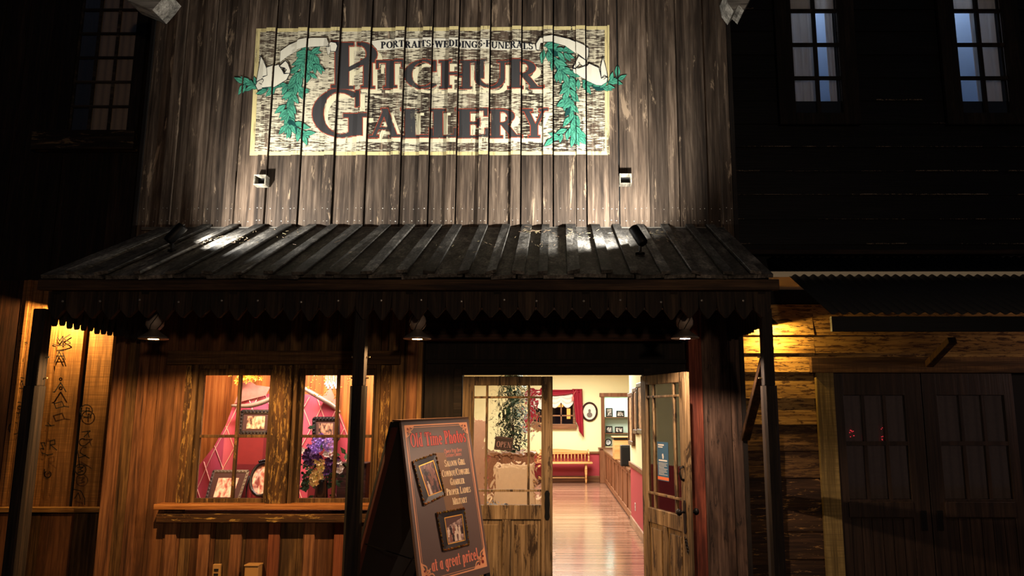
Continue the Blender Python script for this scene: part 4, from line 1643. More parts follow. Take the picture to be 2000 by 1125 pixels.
YDR = YF + .62
pink = plain('pink_satin', rgb(196, 82, 104), .42, 0, .5, vary=.45, vscale=7)
dr = thing('pink_drapery', 'pink diamond-quilted drapery with pale cords across the back of the display window', 'curtain', W(545, 985, YDR))
outline = [(340, 958), (385, 912), (420, 872), (440, 830), (452, 796), (470, 776), (530, 768), (600, 770), (648, 786), (668, 812), (684, 862), (705, 905), (720, 995), (330, 995)]
op = [(W(a, b, YDR).x, W(a, b, YDR).z) for a, b in outline]
mb = MB()
def fold(x, z):
    return YDR + .018 * math.sin(x * 16 + z * 3)
# cloth cut in fine upright strips so that it can wave
xs = [min(p[0] for p in op) + (max(p[0] for p in op) - min(p[0] for p in op)) * i / 90 for i in range(91)]
for tri in tris(op):
    for a, b in zip(xs[:-1], xs[1:]):
        c = clip_x(tri, a, b)
        if len(c) >= 3:
            mb.add([(x, fold(x, z), z) for x, z in c], [tuple(range(len(c)))])
mb.build('cloth', pink, dr)
def inside(x, z):
    r = False
    n = len(op)
    for i in range(n):
        (x1, z1), (x2, z2) = op[i], op[(i + 1) % n]
        if (z1 > z) != (z2 > z) and x < (x2 - x1) * (z - z1) / (z2 - z1) + x1:
            r = not r
    return r
mb = MB()
mk = MB()
st, hz = .155, .36          # diamonds
xa, xb_ = min(p[0] for p in op), max(p[0] for p in op)
za, zb_ = min(p[1] for p in op), max(p[1] for p in op)
k = -12
cords = 0
while xa + k * st < xb_ + 12 * st:
    for sg in (1, -1):
        run = []
        for i in range(60):
            z = za + (zb_ - za) * i / 59
            x = xa + k * st + sg * (z - za) * st / (hz / 1) * 1.0
            if inside(x, z):
                run.append((x, fold(x, z) - .006, z))
            else:
                if len(run) > 3:
                    mb.tube(run, .0035, 5)
                run = []
        if len(run) > 3:
            mb.tube(run, .0035, 5)
    k += 1
mb.build('cord', plain('pale_pink_cord', rgb(226, 180, 160), .6), dr)
# silver rope swags with patterned cloth above
rope = plain('silver_braid', rgb(176, 160, 138), .4, .5, vary=.5, vscale=60)
def swag(pts, label):
    p = [W(a, b, YDR - .085) for a, b in smooth2d(pts, 6)]
    mb = MB().tube(p, [.011 + .012 * math.sin(PI * i / (len(p) - 1)) for i in range(len(p))], 8)
    o = mb.build('braided_swag', rope, smooth=True)
    tag(o, label, 'swag', 'silver braid swags')
    return o
swag([(452, 792), (490, 792), (530, 778), (560, 752)], 'silver braid swag sagging across the left half of the display')
swag([(566, 742), (610, 768), (650, 792), (664, 806)], 'silver braid swag sagging across the right half of the display')
flo = plain('rose_brocade', rgb(200, 130, 110), .6, vary=.8, vscale=26)
for pl, lab in (([(478, 738), (500, 752), (528, 756), (520, 772), (458, 788)], 'rose patterned cloth gathered above the silver braid in the left sash'),
                ([(646, 756), (664, 802), (624, 782)], 'rose patterned cloth above the silver braid in the right sash')):
    q = [W(a, b, YDR - .03) for a, b in pl]
    o = MB().prism([(p.x, p.z) for p in q], YDR - .036, YDR - .030).build('brocade_cloth', flo)
    tag(o, lab, 'cloth')
# gold flower spray on the left, crystal drops on the right
random.seed(21)
mb = MB()
c = W(478, 738, YDR - .08)
for i in range(34):
    p = c + Vector((random.gauss(0, .06), random.gauss(0, .02), random.gauss(0, .025)))
    a = random.uniform(0, 2 * PI)
    for j in range(5):
        b = a + j * 2 * PI / 5
        mb.add([p, p + Vector((math.cos(b - .35) * .016, -.006, math.sin(b - .35) * .016)), p + Vector((math.cos(b) * .025, -.012, math.sin(b) * .025)),
                p + Vector((math.cos(b + .35) * .016, -.006, math.sin(b + .35) * .016))], [(0, 1, 2, 3)])
o = mb.build('flower_spray', plain('golden_petals', rgb(255, 178, 40), .5, island=.5))
tag(o, 'spray of golden flowers at the top of the left display sash', 'flowers')
ch = thing('crystal_drops', 'hanging crystal drops and gold beads at the top of the right display sash', 'ornament', W(650, 742, YDR - .17))
crystal = plain('bright_crystal', rgb(250, 235, 210), .08, .0, 1.0, coat=1)
beads = plain('gold_beads', rgb(255, 190, 90), .2, .8)
ma, mc = MB(), MB()
for i in range(95):
    px_, py_ = random.uniform(600, 690), random.uniform(728, 790)
    if py_ > 792 - abs(px_ - 640) * .8:
        continue
    p = W(px_, py_, YDR - .18 + random.uniform(-.03, .03))
    ma.ball(p, random.uniform(.004, .008), 6, 4)
for i in range(9):
    p = W(636 + i * 2.6, 745 + (i % 3) * 4, YDR - .19)
    mc.lathe([(.001, -.04), (.012, -.026), (.008, -.01), (.003, 0), (.002, .05)], p, 8)
    mc.tube([p + Vector((0, 0, .045)), Vector((p.x, p.y, ZCE + .27))], .0012, 4)
ma.build('bead_strands', beads, ch, kind='stuff')
mc.build('drop', crystal, ch)


def easel_frame(name, label, quad, Y, lean, photo, fmat, w=.03, foot=True, group='framed photos in the display window'):
    """frame given by four corners in the picture, leaning back"""
    p = [W(a, b, Y) for a, b in quad]
    for q in (p[0], p[1]):
        q.y += lean
    r = thing(name, label, 'picture frame', (p[3] + p[2]) / 2, group=group)
    tl, tr, br, bl = p
    mb = MB()
    nrm_ = (tr - tl).cross(bl - tl).normalized()
    if nrm_.y > 0:
        nrm_ = -nrm_
    for a, b in ((tl, tr), (tr, br), (br, bl), (bl, tl)):
        mb.bar(a, b, w * .7, w, nrm_.cross(b - a))
        n = max(3, int((b - a).length / .03))
        for i in range(n + 1):
            mb.ball(a.lerp(b, i / n) + nrm_ * w * .3, w * .38, 6, 4)
    mb.build('frame', fmat, r)
    ins = lambda u, v: tl.lerp(tr, u).lerp(bl.lerp(br, u), v) + nrm_ * .004
    MB().add([ins(0, 0), ins(1, 0), ins(1, 1), ins(0, 1)], [(0, 1, 2, 3)]).build('mat_board', plain('dark_mat_board', rgb(62, 34, 24), .8), r)
    MB().add([v + nrm_ * .003 for v in (ins(.2, .22), ins(.8, .22), ins(.8, .82), ins(.2, .82))], [(0, 1, 2, 3)]).build('photo', photo, r)
    if foot:
        mid = (tl + tr) / 2 - nrm_ * 0.02
        MB().bar(mid.lerp((bl + br) / 2, .25) - nrm_ * .01, (bl + br) / 2 - nrm_ * .14, .03, .006).build('easel_back', M_IRON, r)
    return r


silver = plain('tarnished_silver', rgb(150, 140, 130), .3, .7, vary=.8, vscale=50)
blackf = plain('black_carved_frame', rgb(34, 28, 26), .35, .2, .6, vary=.6, vscale=60)
SP = [sepia('sepia_photo', rgb(70, 40, 28), rgb(226, 176, 130), 30, 0), sepia('sepia_photo_dark', rgb(40, 26, 22), rgb(170, 126, 96), 34, 3.3),
      sepia('rosy_photo', rgb(150, 74, 60), rgb(246, 200, 168), 26, 7.1)]
easel_frame('photo_frame', 'black carved frame with a brown photo on a stand, above the oval frame', [(471, 804), (528, 804), (528, 845), (469, 845)], YF + .5, .03, SP[0], blackf, .034, False)
easel_frame('photo_frame', 'silver frame with a pale group photo, lowest in the left display sash', [(409, 922), (477, 922), (464, 983), (401, 983)], YF + .33, .09, SP[2], silver, .022)
easel_frame('photo_frame', 'black carved frame with a dark photo behind the bouquet', [(612, 818), (658, 818), (660, 859), (614, 859)], YF + .5, .03, SP[1], blackf, .034, False)
# risers that carry the two upper frames
for a, b, py, yy, lab in ((466, 532, 852, YF + .5, 'velvet riser under the left black photo frame'), (608, 656, 866, YF + .5, 'velvet riser under the right black photo frame')):
    mb = MB().box(xx(a, py, yy), xx(b, py, yy), yy - .04, yy + .06, ZFL + .001, zz(py, yy))
    o = mb.build('display_riser', plain('deep_red_velvet', rgb(130, 36, 34), .9, vary=.4), bevel=.01)
    tag(o, lab, 'stand', 'velvet risers in the display window')

ov = thing('oval_easel_photo', 'ornate oval black frame on a curled stand beside the middle post of the display', 'picture frame', W(510, 985, YF + .36))
c = W(512, 936, YF + .36)
rx_, rz_ = .10, .135
mb = MB()
mb.tube([(c.x + rx_ * math.cos(a), c.y + .03 * math.sin(a), c.z + rz_ * math.sin(a)) for a in [2 * PI * i / 32 for i in range(32)]], .014, 8, True)
for i in range(7):
    mb.ball((c.x + (i - 3) * .014, c.y - .004 + .03, c.z + rz_ + .014 + .010 * (3 - abs(i - 3)) / 3), .012, 8, 6)
mb.build('frame', blackf, ov, smooth=True)
mb = MB().add([(c.x + rx_ * math.cos(a), c.y + .03 * math.sin(a) + .004, c.z + rz_ * math.sin(a)) for a in [2 * PI * i / 32 for i in range(32)]], [tuple(range(32))])
mb.build('photo', SP[2], ov)
mb = MB()
for s_ in (-1, 1):
    mb.tube([(c.x + s_ * (rx_ + .012), c.y, c.z + .03), (c.x + s_ * (rx_ + .030), c.y, c.z - .06), (c.x + s_ * (rx_ + .03), c.y, ZFL + .05), (c.x + s_ * (rx_ + .0), c.y - .01, ZFL + .02), (c.x + s_ * .04, c.y, ZFL + .03)], .008, 7)
mb.tube([(c.x, c.y + .02, c.z - rz_), (c.x, c.y + .06, ZFL + .006)], .008, 6)
mb.build('stand', M_IRON, ov, smooth=True)

# bouquet
random.seed(5)
bq = thing('flower_bouquet', 'big bouquet of purple, white and yellow flowers in a dark vase', 'flowers', W(626, 985, YF + .30))
YQ = YF + .28
vb = W(626, 986, YQ)
vb.z = ZFL + .001
ztop = zz(936, YQ)
MB().lathe([(.04, 0), (.052, .01), (.058, .08), (.05, ztop - vb.z - .02), (.056, ztop - vb.z), (.048, ztop - vb.z), (.04, .05)], vb, 22).build(
    'vase', plain('dark_glazed_vase', rgb(24, 24, 22), .2, 0, .6, coat=.6), bq, smooth=True)
def bloom(mb, p, r, n=6, flat=.5):
    tilt = random.uniform(0, 2 * PI)
    for j in range(n):
        a = tilt + j * 2 * PI / n
        d = Vector((math.cos(a), -flat * random.uniform(.3, 1), math.sin(a)))
        s_ = Vector((-math.sin(a), 0, math.cos(a)))
        mb.add([p, p + d * r * .6 + s_ * r * .38, p + d * r, p + d * r * .6 - s_ * r * .38], [(0, 1, 2, 3)])
def mass(spots, n, r, m, nm, ns=5):
    mb = MB()
    for (px_, py_, sp) in spots:
        for i in range(n):
            a, d = random.uniform(0, 2 * PI), math.sqrt(random.random()) * sp
            p = W(px_ + d * math.cos(a), py_ + d * math.sin(a), YQ + random.uniform(-.06, .05) - .03)
            bloom(mb, p, r * random.uniform(.7, 1.25), ns)
    return mb.build(nm, m, bq)
mb = MB()
for i in range(46):
    px_, py_ = random.gauss(628, 22), random.gauss(912, 24)
    p = W(px_, py_, YQ + random.uniform(-.03, .07))
    a = random.uniform(0, 2 * PI)
    d = Vector((math.cos(a), random.uniform(-.5, .3), math.sin(a))).normalized()
    s_ = d.cross(Vector((0, 1, 0))).normalized()
    L = random.uniform(.05, .09)
    mb.add([p, p + d * L * .4 + s_ * L * .25, p + d * L, p + d * L * .4 - s_ * L * .25], [(0, 1, 2, 3)])
for i in range(14):
    q = W(626 + random.uniform(-20, 22), random.uniform(880, 925), YQ)
    mb.tube([(vb.x + random.uniform(-.02, .02), vb.y, ztop - .03), (q.x, q.y, q.z)], .003, 5)
mb.build('leaves', plain('bouquet_leaves', rgb(40, 66, 34), .55, island=.6), bq)
mass([(618, 868, 16), (640, 868, 14), (628, 858, 12), (610, 880, 9)], 30, .020, plain('lilac_petals', rgb(176, 140, 226), .5, island=.5), 'lilac_blossoms')
mass([(605, 892, 13), (650, 905, 14), (640, 918, 10), (618, 900, 10)], 24, .026, plain('deep_purple_petals', rgb(78, 34, 92), .6, island=.6), 'purple_blossoms')
mass([(643, 888, 9), (661, 902, 6), (664, 916, 6), (592, 880, 3)], 16, .020, plain('white_petals', rgb(236, 230, 214), .5, island=.3), 'white_blossoms')
mass([(622, 905, 10), (618, 932, 12), (630, 918, 6), (612, 940, 7)], 26, .021, plain('yellow_petals', rgb(250, 226, 140), .5, island=.4), 'yellow_blossoms')
mass([(597, 906, 8), (600, 935, 10), (595, 948, 8), (650, 930, 10)], 10, .03, plain('bouquet_leaves', rgb(40, 66, 34)), 'outer_leaves', 3)
# carved chair back standing in the right corner of the display
c0, c1 = W(664, 906, YF + .45), W(690, 985, YF + .45)
o = thing('carved_box', 'dark wooden box standing on the display floor right of the bouquet', 'box', ((c0.x + c1.x) / 2, YF + .45, ZFL + .001))
MB().box(c0.x, c1.x + .12, YF + .38, YF + .55, ZFL + .001, c0.z).build('body', wood('dark_walnut', rgb(30, 16, 10), rgb(66, 36, 22), rgb(90, 54, 34), 'X', fine=30), o, bevel=.006)
MB().box(c0.x - .008, c1.x + .128, YF + .372, YF + .558, c0.z, c0.z + .014).build('lid', wood('dark_walnut', 0, 0, 0), o, bevel=.004)


# ================================================================== THE DOORS
LW = XC - JX0 - .003            # width of a leaf
wavy = wavy_glass('rippled_old_glass')
clear = clear_glass('door_glass', (.92, .92, .90, 1), 1.2)


def leaf_door(name, label, hinge, rot, glassm, flip):
    r = thing(name, label, 'door', hinge, rot, kind='structure', local=True)
    s = -1 if flip else 1
    # measured on the closed leaf
    X = lambda px: (xx(px, 880, YD) - JX0)
    Z = lambda py: zz(py, YD)
    g0, g1 = X(924), X(1057)
    m0, m1 = X(949.5), X(1032)
    zt, zb = Z(753), Z(986)
    h1, h0 = Z(776), Z(958)
    z0, z1 = .012, ZD - .006
    d0, d1 = -.022, .022
    # stiles, rails
    mb = MB()
    mb.box(0, g0, d0, d1, z0, z1)
    mb.box(g1, LW, d0, d1, z0, z1)
    mb.box(g0, g1, d0, d1, zt, z1)
    zl = Z(1014)
    mb.box(g0, g1, d0, d1, zl, zb)
    mb.box(g0, g1, d0, d1, z0, .22)
    xm = (g0 + g1) / 2
    mb.box(xm - .035, xm + .035, d0, d1, .22, zl)
    mb.build('door_frame', M_DOOR, r, bevel=.005)
    for a, b in ((g0, xm - .035), (xm + .035, g1)):
        mb = MB().box(a, b, -.008, .008, .22, zl)
        mb.box(a + .03, b - .03, -.014, .014, .26, zl - .04)
        mb.build('door_panel', M_DOOR, r, bevel=.006)
    mb = MB()
    for x in (m0, m1):
        mb.box(x - .010, x + .010, -.016, .016, zb, zt)
    for z in (h0, h1):
        mb.box(g0, g1, -.017, .017, z - .009, z + .009)
    mb.build('muntin', M_DOOR, r, bevel=.003)
    MB().box(g0, g1, -.003, .003, zb, zt).build('pane', glassm, r)
    # lock plates and knobs at the free edge
    xk = LW - .045
    zk = Z(985)
    p = MB()
    for sd in (-1, 1):
        y0, y1 = sd * .022, sd * .027
        lo, hi = min(y0, y1), max(y0, y1)
        poly = [(xk - .022, zk - .10), (xk - .012, zk - .125), (xk + .012, zk - .125), (xk + .022, zk - .10), (xk + .018, zk - .06), (xk + .022, zk), (xk + .018, zk + .06),
                (xk + .022, zk + .09), (xk + .010, zk + .115), (xk - .010, zk + .115), (xk - .022, zk + .09), (xk - .018, zk + .06), (xk - .022, zk), (xk - .018, zk - .06)]
        p.prism(poly, lo, hi)
    pl = p.build('lock_plate', M_IRON, r, bevel=.002)
    return r, g0, g1, m0, m1, zb, zt, zk, xk


dl = leaf_door('door_1', 'closed left leaf of the scraped tan entrance doors, rippled glass with an open sign', (JX0 + .002, YD - .0, 0), 0, wavy, False)
HX, HY = JX1 - .004, YD - .035
dr_ = leaf_door('door_2', 'open right leaf of the scraped tan entrance doors, swung out to the street', (HX, HY, 0), -rad(71), clear, True)
r2, g0, g1, m0, m1, zb, zt, zk, xk = dr_
mb = MB()
for sd in (-1, 1):
    mb.tube([(xk, sd * .027, zk + .03), (xk, sd * .060, zk + .03)], .009, 8)
    mb.ball((xk, sd * .072, zk + .03), .026, 14, 9, sy=.8)
mb.build('knob', M_IRON, r2, smooth=True)
mb = MB()
zq = zk + .33
mb.tube([(xk, -.024, zq + .03), (xk, -.05, zq + .02), (xk, -.056, zq - .02), (xk, -.045, zq - .06), (xk, -.024, zq - .07)], [.010, .008, .008, .009, .012], 8)
mb.build('pull_hook', M_IRON, r2, smooth=True)
mb = MB()
for i in range(9):
    z = zk - .16 - .018 * i * .6
    mb.tube([(xk + .01 + .012 * math.cos(a) + i * .004, -.03 + .004 * (i % 2), z + .014 * math.sin(a)) for a in [2 * PI * j / 10 for j in range(10)]], .003, 5, True)
mb.build('chain', M_IRON, r2)
# blue notice stuck on the open leaf's glass
pa = lambda u, v: (m0 + .05 + .19 * u, -.0042, zb + (zt - zb) * (.535 - .305 * v))
def pcard(mb, u0, v0, u1, v1, k):
    mb.add([Vector(pa(a, b)) + Vector((0, -.0006 * k, 0)) for a, b in ((u0, v0), (u1, v0), (u1, v1), (u0, v1))], [(0, 1, 2, 3)])
nt = None
mb = MB()
pcard(mb, 0, 0, 1, 1, 0)
nt = mb.build('notice', plain('blue_notice_paper', rgb(42, 96, 138), .5), r2)
mb = MB()
pcard(mb, 0, .90, 1, .98, 1)
mb.build('notice_strip', plain('orange_print', rgb(232, 120, 70), .5), nt).matrix_parent_inverse = Matrix()
mb = MB()
pcard(mb, .08, .06, .62, .10, 1)
pcard(mb, .08, .12, .5, .15, 1)
for i in range(9):
    pcard(mb, .10, .54 + .037 * i, (.9, .8, .85, .6)[i % 4], .552 + .037 * i, 1)
cx_, cz_ = .5, .36
for q in [circle2d(.5, .345, .075, 12, .045), [(.44, .37), (.60, .36), (.56, .44), (.48, .44)]]:
    mb.add([Vector(pa(a, b)) + Vector((0, -.0007, 0)) for a, b in q], [tuple(range(len(q)))])
pcard(mb, .12, .46, .88, .50, 1)
mb.build('notice_print', plain('white_print', rgb(226, 232, 236), .5), nt)

# OPEN sign hanging on a string against the glass
YO = YD - .040
op_ = thing('open_sign', 'small tilted dark OPEN sign hanging on a string against the rippled glass', 'sign', W(985, 866, YO))
q = [(966, 853), (1003, 850), (1002, 880), (968, 881)]
q = [(968, 852), (1003, 855), (1000, 881), (965, 878)]
pl = [W(a, b, YO) for a, b in q]
mb = MB().prism([(p.x, p.z) for p in pl], YO, YO + .008)
mb.build('board', plain('dark_brown_sign', rgb(40, 28, 23), .5), op_)
o2 = [W(a, b, YO - .001) for a, b in [(970, 854), (1001, 857), (998, 879), (967, 876)]]
mb = MB()
mb.tube([p + Vector((0, -.001, 0)) for p in o2], .0015, 4, True)
tl_, tr_, br_, bl_ = pl
def os_(u, v):
    p = tl_.lerp(tr_, u).lerp(bl_.lerp(br_, u), v)
    return (p.x, YO - .0012, p.z)
for t_ in text_polys('OPEN', .1, .93, -.80, .46):
    mb.add([os_(a, -b) for a, b in t_], [tuple(range(len(t_)))])
mb.build('lettering', plain('pale_pink_letters', rgb(140, 108, 104), .5), op_)
tp = W(976, 790, YO + .01)
mb = MB().tube([pl[0], W(972, 845, YO + .002), tp], .0018, 5)
mb.tube([pl[1], W(1000, 848, YO + .002), tp], .0018, 5)
mb.build('string', plain('dark_string', rgb(60, 50, 45), .8), op_)


# ================================================================== THE ROOM BEHIND THE DOORS
RW = 1.24                 # right wall
RYE = 12.6                # where the right wall ends and the counter bay opens
LWX = -3.6
CEIL = 3.0
cream = plain('cream_wall_paint', rgb(236, 228, 180), .85, vary=.05)
rose = plain('rose_wainscot_paint', rgb(172, 58, 66), .6, vary=.12, vscale=5)
oak = wood('brown_oak_trim', rgb(70, 42, 24), rgb(122, 80, 50), rgb(150, 104, 68), 'X', fine=30, spread=.1, rough=.45, stain=.1)
oakz = wood('brown_oak_panel', rgb(84, 50, 30), rgb(128, 82, 54), rgb(156, 106, 74), 'Z', fine=26, spread=.1, rough=.4, stain=.1)

k = NT('polished_strip_floor')
tc = k.n('TexCoord')
bk = k.n('TexBrick')
bk.inputs['Color1'].default_value = rgb(84, 48, 38)
bk.inputs['Color2'].default_value = rgb(172, 126, 104)
bk.inputs['Mortar'].default_value = rgb(78, 40, 30)
bk.inputs['Scale'].default_value = 1.0
bk.inputs['Mortar Size'].default_value = .003
bk.inputs['Brick Width'].default_value = 1.1
bk.inputs['Row Height'].default_value = .07
bk.offset = .37
k.l(tc.outputs['Object'], bk.inputs['Vector'])
nz = k.noise(k.coords((3, 40, 1)), 1.0, 4.0, .6)
c = k.mix(k.math('MULTIPLY', nz, .25), bk.outputs[0], rgb(216, 172, 142))
k.l(c, k.p.inputs['Base Color'])
k.p.inputs['Roughness'].default_value = .16
k.p.inputs['Specular IOR Level'].default_value = .6
nb = k.noise(k.coords((5, 14, 1)), 1.0, 2.0, .5)
k.bump(nb, .10, .006)
MB().box(-4.0, 5.0, YD - .04, YB + .1, -.05, 0.0).build('floor', k.m, kind='structure')
MB().box(-4.0, 5.0, YD + .11, YB + .1, CEIL, CEIL + .05).build('ceiling', plain('cream_ceiling', rgb(235, 225, 195), .9), kind='structure')
ZR_ = zz(884, YB)        # chair rail on the far wall
SHX0, SHX1 = xx(1174, 830, YB), xx(1240, 830, YB)
SHZ0, SHZ1 = zz(872, YB), zz(775, YB)
NX0, NX1 = xx(1181, 830, YB), xx(1235, 830, YB)
WX0_, WX1_ = xx(1048, 800, YB), xx(1119, 800, YB)
WZ0, WZ1 = zz(828, YB), zz(768, YB)
mb = MB()
def wall_with_holes(mb, x0, x1, z0, z1, holes, y0, y1):
    cuts = sorted({x0, x1, *[h[0] for h in holes], *[h[1] for h in holes]})
    for a, b in zip(cuts[:-1], cuts[1:]):
        hs = [h for h in holes if h[0] <= a + 1e-6 and h[1] >= b - 1e-6]
        if not hs:
            mb.box(a, b, y0, y1, z0, z1)
        else:
            h = hs[0]
            mb.box(a, b, y0, y1, z0, h[2])
            mb.box(a, b, y0, y1, h[3], z1)
wall_with_holes(mb, -3.8, 4.5, ZR_, CEIL, [(NX0, NX1, SHZ0, SHZ1 - .01), (WX0_, WX1_, WZ0, WZ1)], YB, YB + .06)
mb.build('wall_back', cream, kind='structure')
MB().box(-3.8, 4.5, YB, YB + .06, .16, ZR_).build('wall_back_wainscot', rose, kind='structure')
MB().box(-3.8, 4.5, YB - .04, YB - .001, ZR_ - .03, ZR_ + .03).build('trim_back_rail', oak, kind='structure', bevel=.006)
MB().box(-3.8, 4.5, YB - .03, YB + .05, 0, .16).build('baseboard_back', oak, kind='structure', bevel=.006)
ZRW = .97
mb = MB().box(RW, RW + .12, YD + .11, RYE, ZRW, CEIL)
mb.build('wall_right_room', cream, kind='structure')
MB().box(RW, RW + .12, YD + .11, RYE, .14, ZRW).build('wall_right_wainscot', rose, kind='structure')
MB().box(RW - .03, RW - .001, YD + .11, RYE, ZRW - .035, ZRW + .035).build('trim_right_rail_room', oak, kind='structure', bevel=.006)
MB().box(RW - .022, RW + .1, YD + .11, RYE, 0, .14).build('baseboard_right', wood('pale_baseboard', rgb(130, 96, 74), rgb(176, 138, 110), rgb(196, 160, 132), 'Y', rough=.4), kind='structure', bevel=.006)
MB().box(LWX - .1, LWX, YD + .11, YB, ZRW, CEIL).build('wall_left_room', cream, kind='structure')
MB().box(LWX - .1, LWX, YD + .11, YB, 0, ZRW).build('wall_left_wainscot', rose, kind='structure')
MB().box(4.4, 4.5, RYE, YB, 0, CEIL).build('wall_bay', cream, kind='structure')
MB().box(RW + .12, 4.5, RYE - .1, RYE, 0, CEIL).build('wall_bay_front', cream, kind='structure')
# front wall of the room, seen from inside, with the door opening
mb = MB()
wall_with_holes(mb, SXB + .05, RW, 0, CEIL, [(JX0 - .01, JX1 + .01, -.01, ZD + .01)], YD + .101, YD + .109)
mb.box(SXB + .03, SXB + .05, YD + .11, SY1 + .05, 0, CEIL)
mb.box(-3.6, SXB + .05, SY1 + .05, SY1 + .07, 0, CEIL)
mb.build('wall_front_room', cream, kind='structure')
# ceiling lamps
for (x, y) in ((-1.2, 9.2), (.1, 13.5), (.2, 17.6)):
    o = MB().box(x - .35, x + .35, y - .35, y + .35, 2.945, 2.999).build('ceiling_light', plain('lit_diffuser', (1, .9, .72, 1), .5, emit=6), bevel=.01)
    tag(o, {9.2: 'ceiling light just inside the entrance', 13.5: 'ceiling light in the middle of the room', 17.6: 'ceiling light before the far wall'}[y], 'ceiling light')

# ---- bench along the far wall
YBN = YB - .34
pine = wood('golden_pine', rgb(170, 112, 60), rgb(214, 162, 100), rgb(236, 192, 132), 'X', fine=22, spread=.1, rough=.35, stain=.05)
bx1, bx0 = xx(1157, 905, YBN), xx(1012, 905, YBN)
zs = zz(903, YBN)
be = thing('spindle_bench', 'golden wooden spindle-back bench against the rose wainscot of the far wall', 'bench', ((bx0 + bx1) / 2, YBN, 0))
MB().box(bx0, bx1, YBN - .24, YBN + .22, zs - .03, zs + .012).build('seat', pine, be, bevel=.012)
ztop = zz(880, YBN + .2)
crest = []
n = 24
bxa, bxb = bx0 + .08, bx1 - .13
for i in range(n + 1):
    u = i / n
    crest.append((bxa + (bxb - bxa) * u, ztop + .045 * math.sin(PI * u) ** 2 + .015 * math.cos(6 * PI * u) * 0))
poly = crest + [(bxb, ztop - .09), (bxa, ztop - .09)]
MB().prism(poly, YBN + .20, YBN + .235).build('crest_rail', pine, be, bevel=.005)
for i in range(19):
    x = bxa + .05 + (bxb - bxa - .10) * i / 18
    MB().tube([(x, YBN + .17, zs + .01), (x, YBN + .195, (zs + ztop) / 2), (x, YBN + .215, ztop - .08)], [.011, .015, .010], 8).build('spindle', pine, be, smooth=True)
for x, s_ in ((bxa, -1), (bxb, 1)):
    MB().prism([(YBN + .24, ztop + .03), (YBN + .24, ztop - .10), (YBN + .16, zs + .24), (YBN - .20, zs + .20), (YBN - .22, zs + .24), (YBN + .10, zs + .29)], x - .02 + s_ * .03, x + .02 + s_ * .03, 'YZ').build('arm', pine, be, bevel=.006)
    mb = MB().lathe([(.016, 0), (.024, .05), (.014, .10), (.022, .15), (.014, .22)], (x + s_ * .03, YBN - .15, zs + .005), 12)
    mb.build('arm_post', pine, be, smooth=True)
    for yy in (-.17, .15):
        MB().lathe([(.018, 0), (.020, .06), (.028, .12), (.018, .16), (.03, .24), (.034, .32), (.026, zs - .03)], (x - s_ * .04, YBN + yy, 0), 12).build('leg', pine, be, smooth=True)
    MB().tube([(x - s_ * .04, YBN - .17, .14), (x - s_ * .04, YBN + .15, .14)], .012, 8).build('stretcher', pine, be, smooth=True)
MB().tube([(bxa + .04, YBN - .01, .14), (bxb - .04, YBN - .01, .14)], .012, 8).build('stretcher', pine, be, smooth=True)

# ---- curtained window on the far wall
w6 = thing('window_6', 'window on the far wall with sheer ruffles, looking on a warm lit street', 'window', ((WX0_ + WX1_) / 2, YB, WZ0), kind='structure')
mb = MB()
t_ = .07
mb.box(WX0_ - t_, WX0_, YB - .05, YB + .05, WZ0, WZ1)
mb.box(WX1_, WX1_ + t_, YB - .05, YB + .05, WZ0, WZ1)
mb.box(WX0_ - t_, WX1_ + t_, YB - .05, YB + .05, WZ1, WZ1 + .08)
mb.box(WX0_ - t_ - .03, WX1_ + t_ + .03, YB - .09, YB + .05, WZ0 - .13, WZ0)
mb.build('window_frame', oak, w6, bevel=.008)
mb = MB()
xm = (WX0_ + WX1_) / 2
for x in (xm - .17, xm + .17):
    mb.box(x - .018, x + .018, YB - .01, YB + .03, WZ0, WZ1)
mb.box(WX0_, WX1_, YB - .01, YB + .03, WZ0 + .20, WZ0 + .235)
mb.build('muntin', oak, w6)
MB().box(WX0_, WX1_, YB + .012, YB + .016, WZ0, WZ1).build('pane', M_GLASS, w6)
# night street seen through it: a dark facade and a lit orange window
MB().box(WX0_ - .5, WX1_ + .5, YB + 1.0, YB + 1.1, 0, 3.2).build('wall_beyond', plain('dark_violet_wall', rgb(66, 50, 60), .9, vary=.3), kind='structure')
glow = plain('orange_lit_window', (1.0, .42, .08, 1), .6, emit=1.6)
for a, b, py0, py1 in ((1088, 1100, 795, 776), (1107, 1114, 818, 798)):
    p0, p1 = W(a, py0, YB + .97), W(b, py1, YB + .97)
    MB().box(p0.x, p1.x, YB + .97, YB + .99, p0.z, p1.z).build('window_beyond', glow, kind='structure')
sheer = plain('sheer_white_ruffle', rgb(226, 218, 206), .9, vary=.25, vscale=30)
cu = thing('window_drapes', 'red swagged drapes with white sheer scallops over the far window', 'curtain', ((WX0_ + WX1_) / 2, YB - .08, WZ0))
mb = MB()
zc1, zlo = WZ1 + .03, zz(797, YB)
nsc = 3
def sheerf(u, v):
    ph = (u * nsc) % 1.0
    drop = (zc1 - zlo) * (.66 + .34 * math.sin(PI * ph))
    x = WX0_ - .02 + (WX1_ - WX0_ + .04) * u
    return (x, YB - .075 - .02 * math.sin(v * 22) * (.3 + .7 * math.sin(PI * ph)) - .01, zc1 - drop * v)
mb.grid(sheerf, 60, 24)
mb.build('sheer_scallops', sheer, cu, smooth=True)
velvet = plain('crimson_velvet', rgb(150, 16, 40), .6, 0, .4, vary=.35, vscale=9)
sx0, sx1 = xx(1030, 765, YB), xx(1137, 765, YB)
zt_ = zz(760, YB)
mb = MB()
def swagf(u, v):
    x = sx0 + .03 + (sx1 - sx0 - .06) * u
    sag = .10 * math.sin(PI * u)
    z = zt_ - .02 - (.06 + sag) * v - .35 * sag * 0
    return (x, YB - .115 - .03 * math.sin(v * 9 + 2 * u) - .02 * math.sin(PI * u), z)
